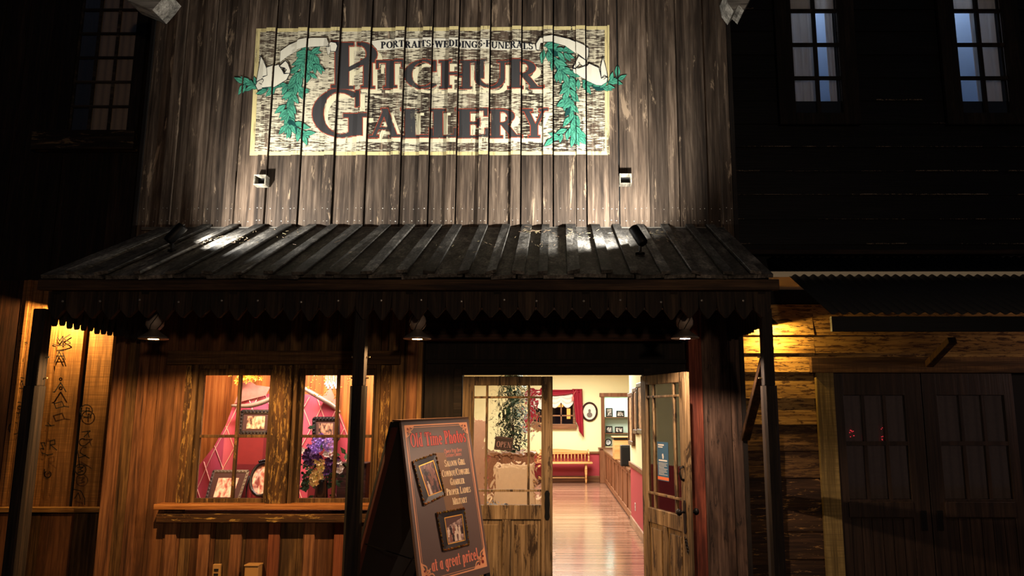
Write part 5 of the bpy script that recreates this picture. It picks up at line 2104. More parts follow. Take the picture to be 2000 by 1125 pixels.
mb.grid(swagf, 40, 14)
mb.build('swag', velvet, cu, smooth=True, solid=.006)
for x0_, x1_, s_ in ((sx1 - .27, sx1, 1), (sx0, sx0 + .27, -1)):
    mb = MB()
    zb0 = zz(854, YB)
    def tail(u, v, x0_=x0_, x1_=x1_, s_=s_):
        w = (x1_ - x0_)
        uu = u if s_ > 0 else 1 - u
        lowz = zb0 + .26 * (1 - uu) * (1.0) * (1.6 if uu < .35 else 1)
        z = zt_ - (zt_ - max(zb0, lowz)) * v
        x = (x0_ if s_ > 0 else x1_) + s_ * (w * uu * (1 - .25 * v) + .10 * v)
        return (x, YB - .125 - .025 * math.sin(uu * 17), z)
    mb.grid(tail, 24, 14)
    mb.build('drape_tail', velvet, cu, smooth=True, solid=.006)
mb = MB()
px_ = W(1119, 777, YB - .18)
mb.lathe([(.001, .06), (.014, .05), (.016, .03), (.026, .0), (.030, -.08), (.001, -.085)], px_, 12)
mb.tube([px_ + Vector((0, 0, .05)), px_ + Vector((.06, .03, .16)), px_ + Vector((.08, .06, .2))], .007, 6)
mb.build('tassel', plain('rose_tassel', rgb(200, 110, 100), .8), cu, smooth=True)

# ---- oval portrait
c = W(1151.5, 804, YB - .03)
rx_, rz_ = 14.6 / F * YB, 17.5 / F * YB
op = thing('oval_portrait', 'oval portrait in a dark frame on the cream far wall beside the drapes', 'picture', c)
ring = lambda r, y: [(c.x + (rx_ + r) * math.cos(a), y, c.z + (rz_ + r) * math.sin(a)) for a in [2 * PI * i / 40 for i in range(40)]]
MB().tube(ring(-.01, c.y), .026, 10, True).build('frame', wood('dark_mahogany', rgb(28, 12, 8), rgb(58, 28, 20), rgb(80, 44, 32), 'X', fine=20), op, smooth=True)
MB().add(ring(-.02, c.y + .01), [tuple(range(40))]).build('mat_board', plain('ivory_mat', rgb(232, 218, 196), .8), op)
mb = MB()
mb.prism([(c.x + a, c.z + b) for a, b in circle2d(0, -.085, .075, 16, .07)], c.y + .004, c.y + .008)
mb.prism([(c.x + a, c.z + b) for a, b in circle2d(0, .02, .036, 16, .048)], c.y + .003, c.y + .008)
mb.build('sitter', plain('faded_grey_print', rgb(120, 108, 100), .8, vary=.4), op)

# ---- lit shelf niche
nic = thing('shelf_niche', 'tall lit wooden shelf niche with small photo frames in the far wall', 'shelf', (SHX0, YB, 0))
mb = MB()
mb.box(SHX0, NX0, YB - .06, YB - .001, SHZ0 - .05, SHZ1)
mb.box(NX1, NX1 + .1, YB - .06, YB - .001, SHZ0 - .05, SHZ1)
mb.box(SHX0 - .04, NX1 + .14, YB - .08, YB - .001, SHZ1, SHZ1 + .10)
mb.build('casing', oakz, nic, bevel=.008)
pale = plain('pale_mint_lining', rgb(214, 236, 220), .8)
mb = MB()
mb.box(NX0 - .02, NX1 + .02, YB + .36, YB + .38, SHZ0 - .03, SHZ1)
mb.box(NX0 - .02, NX0, YB + .062, YB + .36, SHZ0 - .03, SHZ1)
mb.box(NX1, NX1 + .02, YB + .062, YB + .36, SHZ0 - .03, SHZ1)
mb.box(NX0, NX1, YB + .062, YB + .36, SHZ1 - .005, SHZ1 + .015)
mb.build('lining', pale, nic)
shz = [zz(872, YB), zz(846, YB), zz(814.5, YB)]
for z in shz:
    MB().box(NX0 + .001, NX1 - .001, YB + .01, YB + .355, z - .018, z).build('shelf_board', oak, nic)
lamp('niche_light', 'AREA', ((NX0 + NX1) / 2, YB + .18, SHZ1 - .02), 9, (.86, 1.0, .92), (.6, .15), ((NX0 + NX1) / 2, YB + .20, 0))
MB().box(SHX0 - .06, NX1 + .3, YB - .35, YB - .001, 0, SHZ0 - .055).build('base_cabinet', oakz, nic, bevel=.01)
MB().box(SHX0 - .09, NX1 + .3, YB - .38, YB - .001, SHZ0 - .053, SHZ0 - .02).build('base_top', oak, nic, bevel=.008)
for (a, b, py0, py1, lv, lab) in ((1183.5, 1197, 813, 796, 2, 'upright dark photo frame on the top shelf of the lit niche'), (1204, 1220, 813, 801, 2, 'wide dark photo frame on the top shelf of the lit niche'),
                                  (1183, 1196, 845, 832, 1, 'left photo frame on the middle shelf of the lit niche'), (1201, 1217, 845, 833, 1, 'right photo frame on the middle shelf of the lit niche')):
    Y = YB + .10
    x0, x1 = xx(a, 830, Y), xx(b, 830, Y)
    zb_, zt2 = shz[lv] + .002, shz[lv] + (py0 - py1) / F * Y
    o = thing('small_photo_frame', lab, 'picture frame', ((x0 + x1) / 2, Y, zb_), group='photo frames on the niche shelves')
    mb = MB()
    f_ = .028
    mb.box(x0, x1, Y, Y + .02, zb_, zb_ + f_)
    mb.box(x0, x1, Y, Y + .02, zt2 - f_, zt2)
    mb.box(x0, x0 + f_, Y, Y + .02, zb_ + f_, zt2 - f_)
    mb.box(x1 - f_, x1, Y, Y + .02, zb_ + f_, zt2 - f_)
    mb.build('frame', M_IRON, o, bevel=.004)
    MB().box(x0 + f_, x1 - f_, Y + .010, Y + .014, zb_ + f_, zt2 - f_).build('photo', sepia('grey_photo', rgb(50, 46, 44), rgb(232, 228, 220), 26, 2.0), o)
Y = YB + .10
c = W(1188, 864, Y)
o = thing('oval_photo', 'small oval photo frame on the lowest shelf of the lit niche', 'picture frame', (c.x, Y, shz[0]))
r_x, r_z = 5.6 / F * Y, (c.z - shz[0] - .018)
MB().tube([(c.x + r_x * math.cos(a), Y, c.z + r_z * math.sin(a)) for a in [2 * PI * i / 28 for i in range(28)]], .012, 8, True).build('frame', M_IRON, o, smooth=True)
MB().add([(c.x + r_x * math.cos(a), Y + .004, c.z + r_z * math.sin(a)) for a in [2 * PI * i / 28 for i in range(28)]], [tuple(range(28))]).build('photo', sepia('blue_grey_photo', rgb(40, 50, 62), rgb(226, 230, 232), 18, 4.0), o)

# ---- counter
CXF, CY0, CY1, CZT = 1.285, RYE + .03, YB - .45, zz(908, 13.7)
ct = thing('counter', 'brown panelled shop counter with a long top along the right of the room', 'counter', (CXF, CY0, 0))
MB().box(CXF, CXF + .55, CY0, CY1, .06, CZT - .05).build('body', oakz, ct)
mb = MB()
n = 7
L = (CY1 - CY0)
for i in range(n + 1):
    y = CY0 + .05 + (L - .1) * i / n
    mb.box(CXF - .022, CXF - .001, y - .05, y + .05, .14, CZT - .13)
mb.box(CXF - .022, CXF - .001, CY0, CY1, CZT - .13, CZT - .05)
mb.box(CXF - .022, CXF - .001, CY0, CY1, .03, .14)
mb.build('panel_frame', wood('brown_oak_rails', rgb(96, 58, 36), rgb(140, 92, 62), rgb(168, 118, 84), 'Z', fine=26, spread=.1, rough=.4, stain=.1), ct, bevel=.006)
MB().box(CXF - .06, CXF + .6, CY0 - .01, CY1 + .02, CZT - .049, CZT).build('countertop', oak, ct, bevel=.008)
Y = 15.2
o = thing('counter_cabinet', 'light brown upright cabinet standing on the far part of the counter', 'cabinet', (1.5, Y, CZT))
x0 = xx(1200, 870, Y)
zt2 = zz(853, Y)
MB().box(x0, x0 + .45, Y, Y + .5, CZT + .001, zt2 - .06).build('body', pine, o, bevel=.006)
MB().box(x0 - .015, x0 + .47, Y - .02, Y + .52, zt2 - .059, zt2 - .02).build('top_band', M_IRON, o, bevel=.004)
MB().box(x0 - .03, x0 + .48, Y - .03, Y + .53, zt2 - .019, zt2).build('top', pine, o, bevel=.006)
Y = 13.3
x0 = xx(1213, 890, Y)
o = thing('black_speaker', 'black box speaker on the near end of the counter by the wall corner', 'speaker', (x0, Y, CZT))
MB().box(x0, x0 + .24, Y, Y + .22, CZT + .001, zz(870, Y)).build('body', plain('black_plastic', rgb(18, 18, 19), .5), o, bevel=.012)
MB().box(x0 + .02, x0 + .22, Y - .008, Y - .001, CZT + .03, zz(870, Y) - .03).build('grille', plain('speaker_cloth', rgb(30, 30, 32), .9), o, bevel=.004)

# ---- pictures and outlet on the right wall of the room
gilt = wood('walnut_moulding', rgb(52, 30, 20), rgb(104, 68, 46), rgb(140, 100, 70), 'Z', fine=24, spread=.2, rough=.4)
for ya, yb, zlo_, zhi, lab, fm in ((11.75, 12.45, zz(868, 12.4), zz(768, 12.4), 'hanging picture on the right wall of the room, nearest the counter', gilt),
                                   (11.15, 11.68, zz(848, 11.4), zz(757, 11.4), 'hanging picture on the right wall, between two other frames', gilt),
                                   (10.2, 11.08, zz(848, 10.7), zz(748, 10.9), 'large black framed picture on the right wall beside the open door', blackf)):
    o = thing('wall_picture', lab, 'picture', (RW, (ya + yb) / 2, zlo_), group='pictures on the right wall of the room')
    mb = MB()
    f_ = .07
    x0, x1 = RW - .05, RW - .002
    mb.box(x0, x1, ya, yb, zlo_, zlo_ + f_)
    mb.box(x0, x1, ya, yb, zhi - f_, zhi)
    mb.box(x0, x1, ya, ya + f_, zlo_ + f_, zhi - f_)
    mb.box(x0, x1, yb - f_, yb, zlo_ + f_, zhi - f_)
    mb.build('frame', fm, o, bevel=.012)
    MB().box(x0 + .02, x1, ya + f_, yb - f_, zlo_ + f_, zhi - f_).build('photo', SP[0], o)
o = thing('wall_outlet', 'white outlet plate low on the rose wainscot of the right wall', 'outlet', (RW, 11.9, zz(992, 11.9)))
z = zz(990, 11.9)
MB().box(RW - .008, RW - .001, 11.86, 11.94, z - .06, z + .06).build('plate', plain('white_plastic', rgb(225, 215, 205), .4), o, bevel=.003)
mb = MB()
for dz in (-.028, .028):
    mb.box(RW - .011, RW - .008, 11.885, 11.915, z + dz - .016, z + dz + .016)
mb.build('socket', plain('grey_socket', rgb(150, 140, 132), .5), o)

# ---- things seen only through the rippled glass: tall leafy plant, tan armchair, left partition
YT_ = 12.9
pt = thing('tall_leafy_plant', 'tall dark green plant seen through the rippled door glass', 'plant', (xx(998, 850, YT_), YT_, 0))
cxp = xx(1000, 850, YT_)
MB().lathe([(.14, 0), (.18, .04), (.22, .34), (.23, .36), (.20, .36), (.19, .30)], (cxp, YT_, .001), 20).build('pot', plain('terracotta_pot', rgb(140, 84, 58), .7), pt, smooth=True)
MB().tube([(cxp, YT_, .28), (cxp + .03, YT_, .9), (cxp - .02, YT_, 1.5), (cxp + .02, YT_, 2.3)], [.03, .026, .02, .01], 8).build('stem', plain('plant_stem', rgb(80, 62, 44), .8), pt, smooth=True)
random.seed(9)
mb = MB()
for i in range(800):
    z = random.uniform(.95, 2.55)
    r = random.uniform(.05, .34) * (1 - abs(z - 1.8) / 1.4)
    a = random.uniform(0, 2 * PI)
    p = Vector((cxp + r * math.cos(a), YT_ + r * math.sin(a), z))
    d = Vector((math.cos(a), math.sin(a), random.uniform(-1.1, .2))).normalized()
    s_ = d.cross(Vector((0, 0, 1))).normalized()
    L = random.uniform(.12, .22)
    mb.add([p, p + d * L * .45 + s_ * L * .2, p + d * L, p + d * L * .45 - s_ * L * .2], [(0, 1, 2, 3)])
mb.build('leaves', plain('dark_plant_leaves', rgb(44, 62, 36), .5, island=.8), pt)
ac = thing('tan_armchair', 'tan upholstered armchair seen low through the rippled door glass', 'armchair', (xx(1003, 950, 10.6), 10.6, 0))
ax, ay = xx(1003, 950, 10.6), 10.6
tan = plain('tan_upholstery', rgb(186, 150, 112), .85, vary=.3, vscale=14)
MB().box(ax - .30, ax + .30, ay - .32, ay + .32, .22, .46).build('seat', tan, ac, bevel=.04, seg=3)
MB().box(ax - .30, ax + .30, ay + .20, ay + .36, .461, 1.08).build('backrest', tan, ac, bevel=.05, seg=3)
for s_ in (-1, 1):
    MB().box(ax + s_ * .36 - .055, ax + s_ * .36 + .055, ay - .32, ay + .36, .20, .66).build('arm', tan, ac, bevel=.04, seg=3)
    for yy in (-.28, .32):
        MB().lathe([(.018, 0), (.026, .20)], (ax + s_ * .30, ay + yy, .001), 10).build('leg', oakz, ac)
sbx = xx(1001, 900, 11.7)
o = thing('brown_sideboard', 'low reddish brown sideboard behind the tan armchair, seen through the rippled glass', 'sideboard', (sbx, 11.7, 0))
MB().box(sbx - .36, sbx + .36, 11.5, 11.9, .0, 1.16).build('body', oakz, o, bevel=.008)
MB().box(sbx - .39, sbx + .39, 11.47, 11.93, 1.161, 1.20).build('top', oak, o, bevel=.006)
stx, sty = xx(962, 950, 9.9), 9.9
o = thing('round_stool', 'dark round stool left of the tan armchair, seen through the rippled glass', 'stool', (stx, sty, 0))
MB().lathe([(.001, .62), (.17, .62), (.19, .60), (.19, .54), (.16, .52), (.001, .52)], (stx, sty, 0), 20).build('seat', plain('grey_leather', rgb(66, 58, 56), .5), o, smooth=True)
for a in (0, 1, 2, 3):
    ca, sa = math.cos(a * PI / 2 + .6), math.sin(a * PI / 2 + .6)
    MB().tube([(stx + .11 * ca, sty + .11 * sa, .53), (stx + .17 * ca, sty + .17 * sa, .002)], .018, 8).build('leg', M_IRON, o, smooth=True)
pb = thing('folding_screen', 'rosy brown folding screen seen at the left of the rippled door glass', 'screen', (xx(940, 900, 9.4), 9.4, 0))
for i in range(3):
    xa_ = xx(912, 900, 9.4) + .22 * i - .42
    ya_, yb_ = 9.4 + (.07 if i % 2 else 0), 9.4 + (0 if i % 2 else .07)
    M_ = Matrix.Translation((xa_, ya_, 0)) @ Matrix.Rotation(math.atan2(yb_ - ya_, .21), 4, 'Z')
    MB().box(0, .215, -.012, .012, .02, 1.72, M_).build('screen_panel', plain('rosy_screen_cloth', rgb(196, 146, 118), .8, vary=.6, vscale=7), pb, bevel=.004)


# ================================================================== SANDWICH BOARD
TL, TR = W(783, 824, 5.0), W(915, 818, 5.52)
BR = W(957, 1112, 5.38)
ex = (TR - TL)
BW = ex.length
ex.normalize()
dn = (BR - TR)
BH = dn.length
dn.normalize()
nb_ = dn.cross(ex).normalized()          # front face
if nb_.y > 0:
    nb_ = -nb_
bd = thing('sandwich_board', 'folding sandwich board advertising Old Time Photos before the entrance', 'sign', ((TL + BR) / 2).to_3d() * 1)
bd.location.z = 0


def BP(u, v, h=0.0):
    """point on the board: u along the top, v down, in metres; h out of the face"""
    return TL + ex * u + dn * v + nb_ * h


def uv(px, py):
    p = WP(px, py, TL, nb_) - TL
    # solve in the skew frame
    a, b = ex.dot(ex), ex.dot(dn)
    c = dn.dot(dn)
    r1, r2 = p.dot(ex), p.dot(dn)
    det = a * c - b * b
    return ((r1 * c - r2 * b) / det, (a * r2 - b * r1) / det)


def slab(mb, u0, u1, v0, v1, h0, h1):
    vs = [BP(u, v, h) for h in (h0, h1) for v in (v0, v1) for u in (u0, u1)]
    mb.add(vs, [(0, 2, 3, 1), (4, 5, 7, 6), (0, 1, 5, 4), (2, 6, 7, 3), (0, 4, 6, 2), (1, 3, 7, 5)])


H = BH + .02
mb = MB()
slab(mb, 0, BW, 0, H, -.02, 0)
mb.build('front_panel', plain('dark_brown_poster', rgb(100, 78, 70), .45, vary=.25, vscale=3), bd, bevel=.002)
# legs below the panel, hinged back panel
apex = -nb_.copy()
apex.z = 0
apex.normalize()
flo_v = (TL.z) / -dn.z
mb = MB()
for u in (0, BW - .04):
    slab(mb, u, u + .04, H, flo_v - .004, -.03, -.005)
mb.build('leg', M_BLACK, bd)
bdn = Vector((apex.x * .34, apex.y * .34, -1.0)).normalized()
T0 = TL + apex * .085
def BK(u, v, h=0):
    return T0 + ex * u + bdn * v + apex * h
mb = MB()
Hb = (T0.z) / -bdn.z
vs = [BK(u, v, h) for h in (0, .02) for v in (0, H + .15) for u in (0, BW)]
mb.add(vs, [(0, 2, 3, 1), (4, 5, 7, 6), (0, 1, 5, 4), (2, 6, 7, 3), (0, 4, 6, 2), (1, 3, 7, 5)])
mb.build('back_panel', plain('black_board_back', rgb(14, 12, 12), .7), bd)
for nm, u in (('back_leg', 0), ('back_leg', BW - .04)):
    mb = MB()
    vs = [BK(a, v, h) for h in (-.028, -.002) for v in (.04, Hb - .01) for a in (u, u + .04)]
    mb.add(vs, [(0, 2, 3, 1), (4, 5, 7, 6), (0, 1, 5, 4), (2, 6, 7, 3), (0, 4, 6, 2), (1, 3, 7, 5)])
    mb.build(nm, plain('dark_red_leg', rgb(70, 30, 22), .6), bd, bevel=.003)
mb = MB()
vs = [p for p in (TL - nb_ * 0 + dn * 0 + Vector((0, 0, .001)), TR + Vector((0, 0, .001)), TR + apex * .085 + Vector((0, 0, .001)), T0 + Vector((0, 0, .001)))]
mb.add(vs + [p + Vector((0, 0, .012)) for p in vs], [(3, 2, 1, 0), (4, 5, 6, 7), (0, 1, 5, 4), (1, 2, 6, 5), (2, 3, 7, 6), (3, 0, 4, 7)])
mb.build('top_cap', plain('board_edge', rgb(90, 62, 44), .5), bd)
# filled gable cloth: hinge stays
mb = MB()
for u in (.02, BW - .02):
    mb.bar(BP(u, H * .82, -.03), BK(u, H * .80, 0), .012, .004)
mb.build('stay', M_IRON, bd)


def flat(mb, polys, h, tri_=False):
    for q in polys:
        for tr in (tris(q) if tri_ else [q]):
            mb.add([BP(a, b, h) for a, b in tr], [tuple(range(len(tr)))])


def board_text(s, pxa, pya, pxb, pyb, hpx, k, **kw):
    """line of text whose base line runs between two places of the picture; hpx: height of a capital there"""
    (ua, va), (ub, vb) = uv(pxa, pya), uv(pxb, pyb)
    _, vt = uv((pxa + pxb) / 2, (pya + pyb) / 2 - hpx)
    um, vm = uv((pxa + pxb) / 2, (pya + pyb) / 2)
    hh = vm - vt
    pol = text_polys(s, ua, ub, 0, hh, **kw)
    return [[(a, va + (vb - va) * (a - ua) / (ub - ua) - b) for a, b in q] for q in pol]


peach = plain('peach_print', rgb(232, 158, 112), .45)
redp = plain('red_print', rgb(214, 66, 44), .45)
darkred = plain('dark_red_print', rgb(112, 22, 14), .5)
creamp = plain('cream_print', rgb(240, 208, 160), .45)
# border lines
m_ = .028
b0 = (m_, m_), (BW - m_, m_), (BW - m_, BH - m_), (m_, BH - m_)
mb = MB()
for ins, w in ((0, .008), (.014, .003)):
    x0, y0, x1, y1 = m_ + ins, m_ + ins, BW - m_ - ins, BH - m_ - ins
    for q in ribbon2d([(x0, y0), (x1, y0), (x1, y1), (x0, y1)], w, True):
        flat(mb, [q], .0008)
mb.build('border_lines', peach, bd)
# fretted corners
for cx_, cy_, sx_, sy_ in ((m_, m_, 1, 1), (BW - m_, m_, -1, 1), (BW - m_, BH - m_, -1, -1), (m_, BH - m_, 1, -1)):
    mb = MB()
    k_ = 1.0 if sy_ > 0 else 1.5
    pt = lambda a, b: (cx_ + sx_ * a * k_, cy_ + sy_ * b * k_)
    for pts in (smooth2d([(.005, .075), (.03, .06), (.028, .03), (.06, .028), (.075, .005)], 4), smooth2d([(.01, .045), (.022, .040), (.020, .02), (.04, .022), (.045, .01)], 4),
                circle2d(.036, .036, .010, 12), [(.008, .008), (.05, .05)]):
        flat(mb, [[pt(a, b) for a, b in q] for q in ribbon2d(pts, .006)], .0010)
    flat(mb, [[pt(a, b) for a, b in ((.0, .0), (.09, .0), (.03, .03), (.0, .09))]], .0007, True)
    mb.build('corner_fret', peach, bd)
for cx_, cy_, sx_, sy_ in ((m_, m_, 1, 1), (BW - m_, m_, -1, 1), (BW - m_, BH - m_, -1, -1), (m_, BH - m_, 1, -1)):
    mb = MB()
    k_ = 1.0 if sy_ > 0 else 1.5
    pt = lambda a, b: (cx_ + sx_ * a * k_, cy_ + sy_ * b * k_)
    flat(mb, [[pt(a, b) for a, b in q] for q in (circle2d(.022, .022, .008, 10), circle2d(.046, .016, .005, 10), circle2d(.016, .046, .005, 10))], .0013, True)
    mb.build('corner_dots', darkred, bd)
# pale slanting light beam printed behind the list
mb = MB()
flat(mb, [[uv(*p) for p in q] for q in ([(848, 884), (868, 884), (905, 992), (872, 1000)],)], .0003, True)
mb.build('printed_beam', plain('ochre_print', rgb(140, 98, 60), .5, vary=.6, vscale=5), bd)

mb = MB()
flat(mb, board_text('Old Time Photos', 803, 874, 911, 863, 26, 1, gx=.004, gy=.004), .0008)
mb.build('title_edge', darkred, bd)
mb = MB()
flat(mb, board_text('Old Time Photos', 803, 874, 911, 863, 26, 1), .0014)
mb.build('title_lettering', redp, bd)
mb = MB()
flat(mb, board_text('Choose from these', 868, 885.5, 902, 881.5, 8, 1), .0010)
flat(mb, board_text('Costume Choices:', 871, 893.5, 902, 889.5, 8, 1), .0010)
flat(mb, board_text('at a great price!', 844, 1117, 935, 1092, 24, 1, gx=.001, gy=.001), .0010)
mb.build('small_lettering', plain('salmon_print', rgb(232, 130, 100), .45), bd)
mb = MB()
for s_, xa_, ya_, xb_2, yb_2 in (('SALOON GIRL', 869, 912, 909, 907), ('COWBOY/COWGIRL', 864, 932, 918, 925), ('GAMBLER', 880, 948, 908, 944),
                                 ('PROPER LADIES', 873, 968, 920, 961), ('MILITARY', 885, 986, 913, 981)):
    flat(mb, board_text(s_, xa_, ya_, xb_2, yb_2, 13.5, 1, small_caps=.80, gx=.0008), .0010)
mb.build('list_lettering', creamp, bd)


def printed_frame(quad_out, quad_in, photo, seed):
    """black and gold carved frame around a photo, fixed on the panel"""
    o4 = [uv(*p) for p in quad_out]
    i4 = [uv(*p) for p in quad_in]
    mb = MB().mat(blackf)
    for k in range(4):
        a, b, c, d = o4[k], o4[(k + 1) % 4], i4[(k + 1) % 4], i4[k]
        vs = [BP(*a, .001), BP(*b, .001), BP(*c, .001), BP(*d, .001), BP(*a, .010), BP(*b, .010), BP(*c, .006), BP(*d, .006)]
        mb.add(vs, [(3, 2, 1, 0), (4, 5, 6, 7), (0, 1, 5, 4), (1, 2, 6, 5), (2, 3, 7, 6), (3, 0, 4, 7)])
    fr = mb.build('carved_frame', blackf, bd)
    rnd = random.Random(seed)
    mb = MB()
    for k in range(4):
        a, b = Vector(o4[k]), Vector(o4[(k + 1) % 4])
        ci = (Vector(i4[k]) + Vector(i4[(k + 1) % 4])) / 2
        n = int((b - a).length / .016)
        for j in range(n + 1):
            p = a.lerp(b, j / n)
            p = p.lerp(ci, .08 + .05 * (j % 2))
            mb.ball(BP(p.x, p.y, .009), .0075 * rnd.uniform(.7, 1.2), 6, 4)
    mb.build('carving', plain('gilded_black_carving', rgb(130, 92, 40), .25, .5, .6, island=1.2), fr)
    mb = MB()
    for q in ribbon2d([tuple(p) for p in i4], .006, True):
        flat(mb, [q], .0075)
    mb.build('gilt_edge', plain('gold_edge', rgb(220, 160, 70), .35, .5), fr)
    mb = MB()
    flat(mb, [i4], .0035)
    ph = mb.build('photo', photo, fr)
    return i4, ph


def at4(q, u, v):
    a = Vector(q[0]).lerp(Vector(q[1]), u)
    b = Vector(q[3]).lerp(Vector(q[2]), u)
    return tuple(a.lerp(b, v))


def people(q, ph, spots, mats):
    """small printed figures in a photo: head, shoulders, skirt or legs"""
    for m in range(len(mats)):
        mb = MB()
        for i, (u, v, s) in enumerate(spots):
            if i % len(mats) != m:
                continue
            H_ = [at4(q, u + a, v + b) for a, b in circle2d(0, 0, .045 * s, 10, .040 * s)]
            Bd = [at4(q, u + a * s, v + b * s) for a, b in ((-.03, .04), (.03, .04), (.085, .10), (.06, .22), (.10, .42), (-.10, .42), (-.06, .22), (-.085, .10))]
            flat(mb, [H_, Bd], .0042 + .0001 * i, True)
        mb.build('figures', mats[m], ph)


q1, ph1 = printed_frame([(804, 901), (849, 885), (868, 968), (826, 988)], [(817, 911), (845, 900), (862, 959), (836, 969)], sepia('board_photo_a', rgb(50, 26, 22), rgb(150, 84, 66), 40, 1.0), 1)
pa_, pb_, pc_ = plain('figure_pale', rgb(226, 196, 170), .5), plain('figure_dark', rgb(52, 26, 24), .5), plain('figure_brown', rgb(140, 84, 66), .5)
people(q1, ph1, [(.30, .18, 1.0), (.66, .14, 1.0), (.25, .58, 1.0), (.70, .56, 1.0), (.48, .36, .9)], [pb_, pc_, pa_])
q2, ph2 = printed_frame([(850, 1002), (905, 992), (915, 1064), (864, 1077)], [(867, 1012), (901, 1005), (907, 1055), (874, 1063)], sepia('board_photo_b', rgb(96, 60, 52), rgb(206, 168, 148), 30, 5.0), 2)
people(q2, ph2, [(.14, .42, .8), (.28, .36, .8), (.44, .40, .8), (.60, .36, .8), (.76, .40, .8), (.90, .44, .7), (.22, .62, .8), (.50, .60, .85), (.72, .62, .8), (.36, .66, .7)], [pa_, pb_, pc_, pa_])
mb = MB()
flat(mb, [[at4(q2, a, b) for a, b in ((0, 0), (1, 0), (1, .12), (.25, .30), (0, .42))]], .0040, True)
mb.build('porch_roof_print', plain('figure_brown_dark', rgb(88, 54, 46), .5), ph2)


# ================================================================== DOORS OF THE RIGHT HOUSE
YDR2 = YR - .03
MB().box(xx(1578, 712, YR), 8.2, YR - .10, YR - .034, zz(728, YR - .1), zz(697, YR - .1)).build('trim_right_header', M_TRIMX, kind='structure', bevel=.006)
MB().box(xx(1597, 900, YR), xx(1632, 900, YR), YR - .085, YR - .034, 0, zz(728, YR - .085)).build('trim_right_jamb', wood('olive_sawn_trim', rgb(84, 68, 36), rgb(140, 118, 68), rgb(172, 148, 92), 'Z', spread=.2, saw=.5, stain=.3), kind='structure', bevel=.006)
MB().box(xx(1632, 900, YR) + .001, 8.2, YR + .03, YR + .04, 0, zz(715, YR)).build('wall_right_door_back', M_BLACK, kind='structure')
dd = wood('dark_brown_door', rgb(22, 15, 11), rgb(46, 34, 26), rgb(64, 48, 38), 'Z', fine=34, spread=.2, rough=.5, stain=.3)


def right_leaf(name, label, pxs, glass_cols, mir):
    """pxs: left and right edge; glass_cols: four edges of three columns of panes"""
    r = thing(name, label, 'door', W((pxs[0] + pxs[1]) / 2, 1125, YDR2), kind='structure')
    r.location.z = 0
    Y = YDR2
    x0, x1 = xx(pxs[0], 900, Y), xx(pxs[1], 900, Y)
    c = [xx(p, 870, Y) for p in glass_cols]
    zt, zb = zz(772, Y), zz(975, Y)
    zm1, zm0 = zz(862, Y), zz(870, Y)
    zl = zz(1012, Y)
    ztop = zz(729, Y)
    mb = MB()
    mb.box(x0, c[0], Y - .02, Y + .02, .01, ztop)
    mb.box(c[3], x1, Y - .02, Y + .02, .01, ztop)
    mb.box(c[0], c[3], Y - .02, Y + .02, zt, ztop)
    mb.box(c[0], c[3], Y - .02, Y + .02, zl, zb)
    mb.box(c[0], c[3], Y - .02, Y + .02, .01, .22)
    mb.build('door_frame', dd, r, bevel=.004)
    MB().box(c[0] - .02, c[3] + .0, Y - .04, Y - .021, zl + .01, zb - .02).build('ledge_rail', dd, r, bevel=.006)
    mb = MB()
    n = 6
    for i in range(n):
        a, b = c[0] + (c[3] - c[0]) * i / n, c[0] + (c[3] - c[0]) * (i + 1) / n
        mb.box(a + .003, b - .003, Y - .012, Y + .008, .22, zl)
    mb.build('door_panel', dd, r)
    mb = MB()
    for x in c[1:3]:
        mb.box(x - .014, x + .014, Y - .014, Y + .014, zb, zt)
    mb.box(c[0], c[3], Y - .016, Y + .016, zm0, zm1)
    mb.build('muntin', dd, r)
    MB().box(c[0], c[3], Y + .004, Y + .007, zb, zt).build('pane', clear_glass('dark_door_glass', (.9, .9, .9, 1), 1.4, .05), r)
    mb = MB()
    mb.grid(lambda u, v: (c[0] + (c[3] - c[0]) * u, Y + .030 + .006 * math.sin(u * 42) + .004 * math.sin(u * 17 + 3), zb + (zt - zb) * v), 60, 2)
    mb.build('curtain', plain('dim_door_curtain', rgb(126, 110, 104), .9, vary=.5, vscale=30), r)
    xk = (x1 - .07) if not mir else (x0 + .07)
    zk = zz(1016, Y)
    MB().box(xk - .028, xk + .028, Y - .026, Y - .0205, zk - .09, zk + .09).build('lock_plate', M_IRON, r, bevel=.003)
    return r


right_leaf('door_3', 'dark left leaf of the closed doors on the right house, tiny red reflections in its glass', (1636, 1808), (1652, 1690, 1732, 1772), False)
right_leaf('door_4', 'dark right leaf of the closed doors at the right edge, its glass black', (1810, 1990), (1836, 1882, 1926, 1968), True)
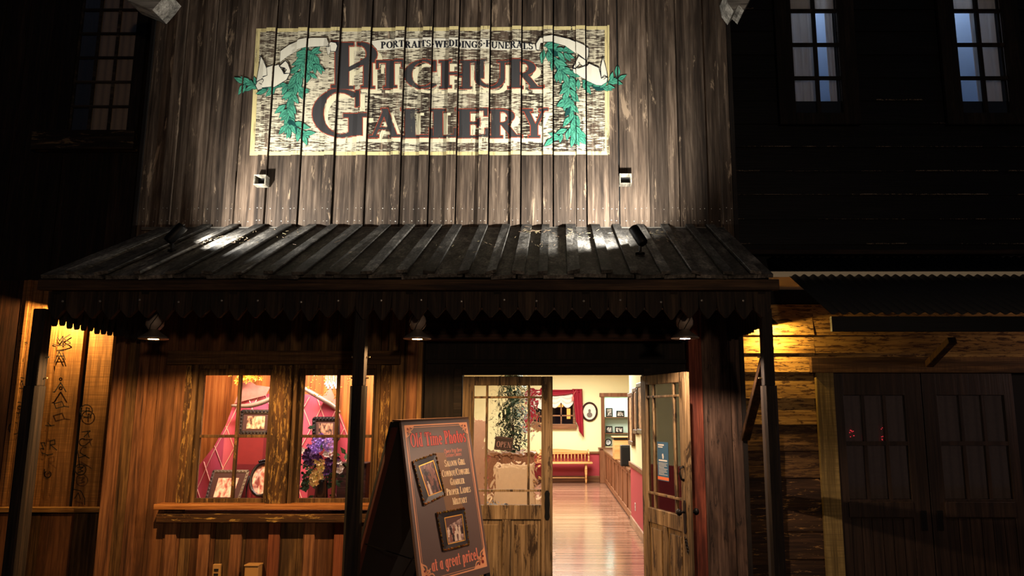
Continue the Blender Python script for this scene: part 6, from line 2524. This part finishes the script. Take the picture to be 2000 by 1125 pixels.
# glowing beads put in for red reflections in the glass of the left leaf
red_refl = plain('red_reflection_bead', (1.0, .05, .07, 1), .5, emit=.9)
mb = MB()
random.seed(4)
for (a, b, n, s_) in ((1664, 848, 9, 5), (1722, 838, 2, 2), (1722, 857, 4, 3), (1686, 855, 2, 2)):
    for i in range(n):
        mb.ball(W(a + random.uniform(-s_, s_), b + random.uniform(-s_ * 1.8, s_ * 1.2), YDR2 + .014), .0045, 6, 4)
o = mb.build('red_reflections', red_refl)
tag(o, 'tiny glowing beads put in for red reflections in the dark right-hand door glass', 'reflections', kind='stuff')

# ---- small things on the wall below the window
Y = YF - .035
o = thing('outlet_box', 'tan outlet cover low on the boards, leftmost under the display window', 'outlet', W(422, 1112, Y))
tanp = plain('tan_enamel', rgb(172, 132, 78), .45)
c0, c1 = W(414, 1125, Y), W(431, 1102, Y)
mb = MB()
mb.box(c0.x, c1.x, Y, YF - .008, c1.z - .14, c1.z)
mb.build('cover', tanp, o, bevel=.004)
mb = MB()
for py in (1113, 1122):
    z = zz(py, Y)
    mb.box(c0.x + .014, c1.x - .014, Y - .007, Y - .0005, z - .009, z + .009)
mb.build('socket', M_BLACK, o, bevel=.002)
o = thing('junction_box', 'plain tan metal box low on the boards, right of the outlet cover', 'box', W(490, 1112, Y))
c0, c1 = W(477, 1125, Y - .06), W(505, 1103, Y - .06)
MB().box(c0.x, c1.x, Y - .06, YF - .008, c1.z - .2, c1.z - .012).build('body', tanp, o, bevel=.004)
MB().box(c0.x - .006, c1.x + .006, Y - .068, YF - .008, c1.z - .011, c1.z).build('lid', tanp, o, bevel=.003)
Y = YL - .22
c = W(203, 1112, Y)
o = thing('vent_pipe', 'round capped pipe end rising at the bottom left beside the corner board', 'pipe', (c.x, Y, 0))
MB().lathe([(.04, 0), (.04, c.z - .05), (.03, c.z - .03)], (c.x, Y, 0), 18).build('pipe', M_IRON, o, smooth=True)
MB().lathe([(.052, c.z - .04), (.060, c.z - .02), (.058, c.z + .02), (.042, c.z + .05), (.018, c.z + .066), (.001, c.z + .07)], (c.x, Y, 0), 20).build('cap', plain('tan_cap', rgb(176, 140, 92), .45), o, smooth=True)
